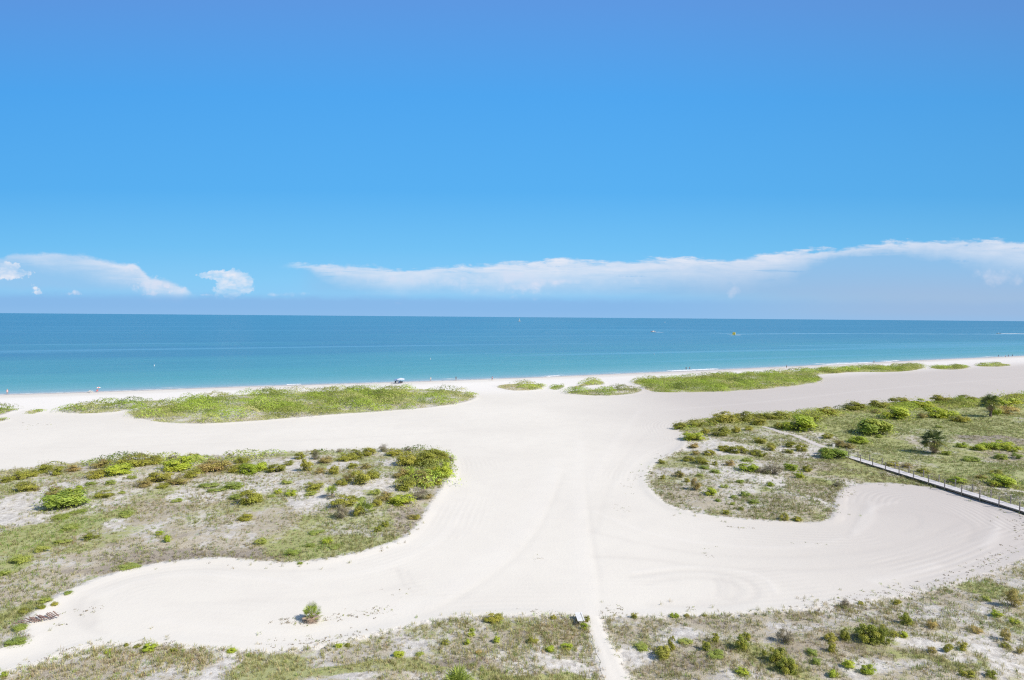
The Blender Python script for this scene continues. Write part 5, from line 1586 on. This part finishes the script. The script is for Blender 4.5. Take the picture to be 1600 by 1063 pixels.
p = sea_at(811, 502.6); root = empty('sailing_boat', tuple(p), R(175))
hull(17, 4.6, 2.4, m_hull, root)
mb = MB(); mb.loft([[(-4, -1.7, 2.4), (3, -1.5, 2.4), (3, 1.5, 2.4), (-4, 1.7, 2.4)], [(-3.5, -1.4, 4.2), (1.8, -1.2, 4.2), (1.8, 1.2, 4.2), (-3.5, 1.4, 4.2)]]); mb.build('cabin', m_hull, root)
MB().tube((-1.0, 0, 2), (-1.0, 0, 25), .22, .12, 8).build('mast', m_pole, root)
MB().tube((-1.0, 0, 5.0), (-7.5, 0, 4.8), .16, n=6).build('boom', m_pole, root)
mb = MB(); mb.poly([(-1.25, .03, 5.5), (-7.2, .25, 5.3), (-1.2, .03, 23.5), (-1.25, -.03, 5.5), (-7.2, .19, 5.3), (-1.2, -.03, 23.5)], [(0, 1, 2), (5, 4, 3), (0, 3, 4, 1), (1, 4, 5, 2), (2, 5, 3, 0)]); mb.build('sail', m_wht, root)
tag(root, 'white sailing boat close to the horizon near the middle', 'boat', 'boats on the sea')

p = sea_at(1039, 503.9); root = empty('small_boat', tuple(p), R(200))
hull(8, 2.8, 1.4, m_hull, root); MB().box((-.5, 0, 2.0), (2.6, 2.0, 1.4), bevel=.1).build('cabin', m_hull, root); MB().box((.9, 0, 2.1), (.1, 1.7, .6)).build('windscreen', m_blk, root)
tag(root, 'tiny white boat near the horizon, above the red-striped boat', 'boat', 'boats on the sea')
p = sea_at(1560, 521.8); root = empty('speed_boat', tuple(p), R(170))
hull(8, 2.6, 1.2, m_hull, root); MB().box((0, 0, 1.5), (1.6, 1.5, .8), bevel=.1).build('console', m_hull, root); MB().box((-3.6, 0, 1.1), (.7, .9, 1.1), bevel=.1).build('outboard', m_blk, root)
tag(root, 'white speed boat at the head of a foamy wake, far right', 'boat', 'boats on the sea')

proto = None
BL = ['white swim buoy off the left beach, nearest of the row', 'white swim buoy off the canopies', 'white swim buoy left of the pair at the surf', 'white swim buoy farther out to the right of the yellow boat', 'rightmost white swim buoy off the right scrub belt']
for (px, py), lb in zip([(241, 572.2), (672.5, 561.6), (1022, 554), (1273, 547.2), (1415, 541.6)], BL):
    p = sea_at(px, py)
    if proto is None:
        root = empty('swim_buoy', tuple(p)); root.scale = (.6, .6, .6)
        mb = MB(); n = 12; ring = lambda r, z: [(r * math.cos(2 * math.pi * i / n), r * math.sin(2 * math.pi * i / n), z) for i in range(n)]
        mb.loft([ring(.30, -.4), ring(.36, 0), ring(.36, .25), ring(.16, .45), ring(.13, 1.4), ring(.10, 1.5)]); mb.build('float', m_hull, root)
        MB().loft([ring(.142, 1.05), ring(.142, 1.2)]).build('band', m_rst, root)
        proto = root
    else:
        root = copy_tree(proto); root.location = p
    tag(root, lb, 'buoy', 'white swim buoys')

# wakes: strips of disturbed water
m_wake, g, b = new_mat('wake_water')
nn = g.noise(g.pos(), .05, 4, .6)
g.put(b.inputs['Base Color'], g.ramp(nn, [(.35, (.10, .33, .50)), (.65, (.30, .50, .62))])); b.inputs['Roughness'].default_value = .4
m_foam, g, b = new_mat('wake_foam')
g.put(b.inputs['Base Color'], g.ramp(g.noise(g.pos(), .12, 4, .6), [(.3, (.30, .50, .62)), (.6, (.70, .74, .76))])); b.inputs['Roughness'].default_value = .7


m_surf, g, b = new_mat('surf_foam')
g.put(b.inputs['Base Color'], g.ramp(g.noise(g.pos(), .5, 4, .6), [(.3, (.55, .66, .70)), (.55, (.82, .83, .83))])); b.inputs['Roughness'].default_value = .8


def wake(name, pts, w0, w1, mat, n=60):
    L = np.array(smooth_line([sea_at(*q)[:2] for q in pts], 2)); s = np.concatenate([[0], np.cumsum(np.linalg.norm(np.diff(L, axis=0), axis=1))]); t = np.linspace(0, s[-1], n)
    c = np.stack([np.interp(t, s, L[:, 0]), np.interp(t, s, L[:, 1])], 1)
    d = np.gradient(c, axis=0); d /= np.linalg.norm(d, axis=1)[:, None]; nr = np.stack([-d[:, 1], d[:, 0]], 1)
    w = np.linspace(w0, w1, n) * np.random.default_rng(4).uniform(.5, 1.3, n); w[-1] *= .1; w[-2] *= .5
    v = np.concatenate([np.c_[c - nr * w[:, None] / 2, np.full(n, SEA_Z + .03)], np.c_[c + nr * w[:, None] / 2, np.full(n, SEA_Z + .03)]])
    i = np.arange(n - 1); f = np.stack([i, i + 1, i + 1 + n, i + n], 1)
    o = link(name, np_mesh(name, v, f, smooth=True), mat); tag(o, kind='structure')


wake('wake', [(1150, 522.5), (1260, 521.6), (1400, 521.9), (1500, 522.2), (1640, 522.8)], 14, 44, m_wake)
wake('wake', [(1110, 520.6), (1125, 520.8), (1143, 521.6)], 16, 20, m_wake)
wake('wake', [(1563, 521.6), (1575, 521.4), (1600, 521.3)], 14, 26, m_foam, 24)
wake('wake', [(1023, 519.0), (1030, 519.3), (1036, 519.6)], 16, 6, m_foam, 16)
wake('wake', [(1140, 523.3), (1147, 524.0), (1156, 523.5)], 8, 10, m_foam, 16)

wake('surf', [(1046, 579.9), (1075, 578.8), (1100, 577.6), (1122, 576.4)], 5, 4, m_surf, 40)
wake('surf', [(448, 601.3), (460, 600.9), (472, 600.4)], 3.5, 2, m_surf, 20)
wake('surf', [(854, 588.4), (866, 587.6), (876, 587.3)], 4, 2.5, m_surf, 20)
wake('surf', [(1290, 570.2), (1330, 567.9), (1362, 566.3)], 5, 4, m_surf, 40)
wake('surf', [(1382, 564.9), (1386, 564.6), (1392, 564.3)], 8, 4, m_surf, 16)
wake('surf', [(1395, 563.9), (1404, 563.4)], 5, 3, m_surf, 16)

# ---- bits of wrack and stray tufts on the groomed sand
rng = np.random.default_rng(77)
bits = []
for pts, n, jit, sz in [([(1300, 941), (1400, 926), (1480, 905), (1540, 880), (1590, 850)], 170, 9, 1.0), ([(1590, 845), (1600, 825), (1585, 808)], 60, 10, 1.1), ([(430, 972), (480, 971), (560, 962), (600, 955)], 90, 6, 1.0),
                        ([(400, 1008), (500, 1003), (570, 990)], 60, 6, 1.0), ([(640, 950), (580, 955)], 12, 6, .9), ([(120, 955), (128, 958), (170, 945)], 16, 6, .9), ([(940, 952), (970, 955), (960, 958)], 20, 6, .9), ([(1080, 953), (1085, 955)], 6, 3, .9),
                        ([(800, 957), (870, 958)], 20, 3, .7), ([(1140, 824), (1180, 826)], 14, 2, 1.1), ([(995, 740), (985, 755), (990, 770)], 24, 5, 1.0), ([(1100, 860), (1105, 870)], 12, 6, .7), ([(40, 665), (75, 662)], 14, 4, 1.4),
                        ([(965, 795), (980, 797)], 14, 4, .8), ([(600, 930), (660, 925)], 8, 8, .8), ([(835, 868), (842, 876)], 10, 3, .7), ([(1240, 848), (1290, 850)], 8, 3, .8), ([(1310, 780), (1330, 765)], 40, 5, .9), ([(90, 976), (105, 978)], 8, 3, 1.0), ([(0, 1050), (100, 1020), (170, 1004), (300, 1006)], 50, 4, .8)]:
    L = np.array(pts, float)
    for _ in range(n):
        k_ = rng.uniform(0, len(L) - 1); i = int(min(k_, len(L) - 2)); q = L[i] + (L[i + 1] - L[i]) * (k_ - i) + rng.normal(0, jit, 2) * np.array((1.6, .6))
        bits.append((q[0], q[1], sz))
B_ = np.array([np.r_[at(q[0], q[1])[:2], q[2]] for q in bits])
zb = zat(B_[:, 0], B_[:, 1])
K = 5; nb_ = len(B_)
dist = np.hypot(B_[:, 0], B_[:, 1])
x = np.repeat(B_[:, 0], K) + rng.normal(0, .08, nb_ * K); y = np.repeat(B_[:, 1], K) + rng.normal(0, .08, nb_ * K)
sz = np.repeat(B_[:, 2] * rng.uniform(.5, 1.5, nb_), K)
col_ = np.where(rng.random((nb_, 1)) < .35, np.array([(.38, .40, .15)]), np.array([(.34, .28, .21)])) * rng.uniform(.7, 1.3, (nb_, 1))
v, f, c = blades(x, y, np.repeat(zb, K) - .01, .10 * sz, .045 * sz, rng.uniform(.5, 1.4, nb_ * K), rng.uniform(0, 6.28, nb_ * K), np.repeat(col_, K, 0))
o = link('wrack', np_mesh('wrack', v, f, colors=c), m_grass); tag(o, 'bits of dry weed and stray tufts scattered on the groomed sand', 'debris', kind='stuff')
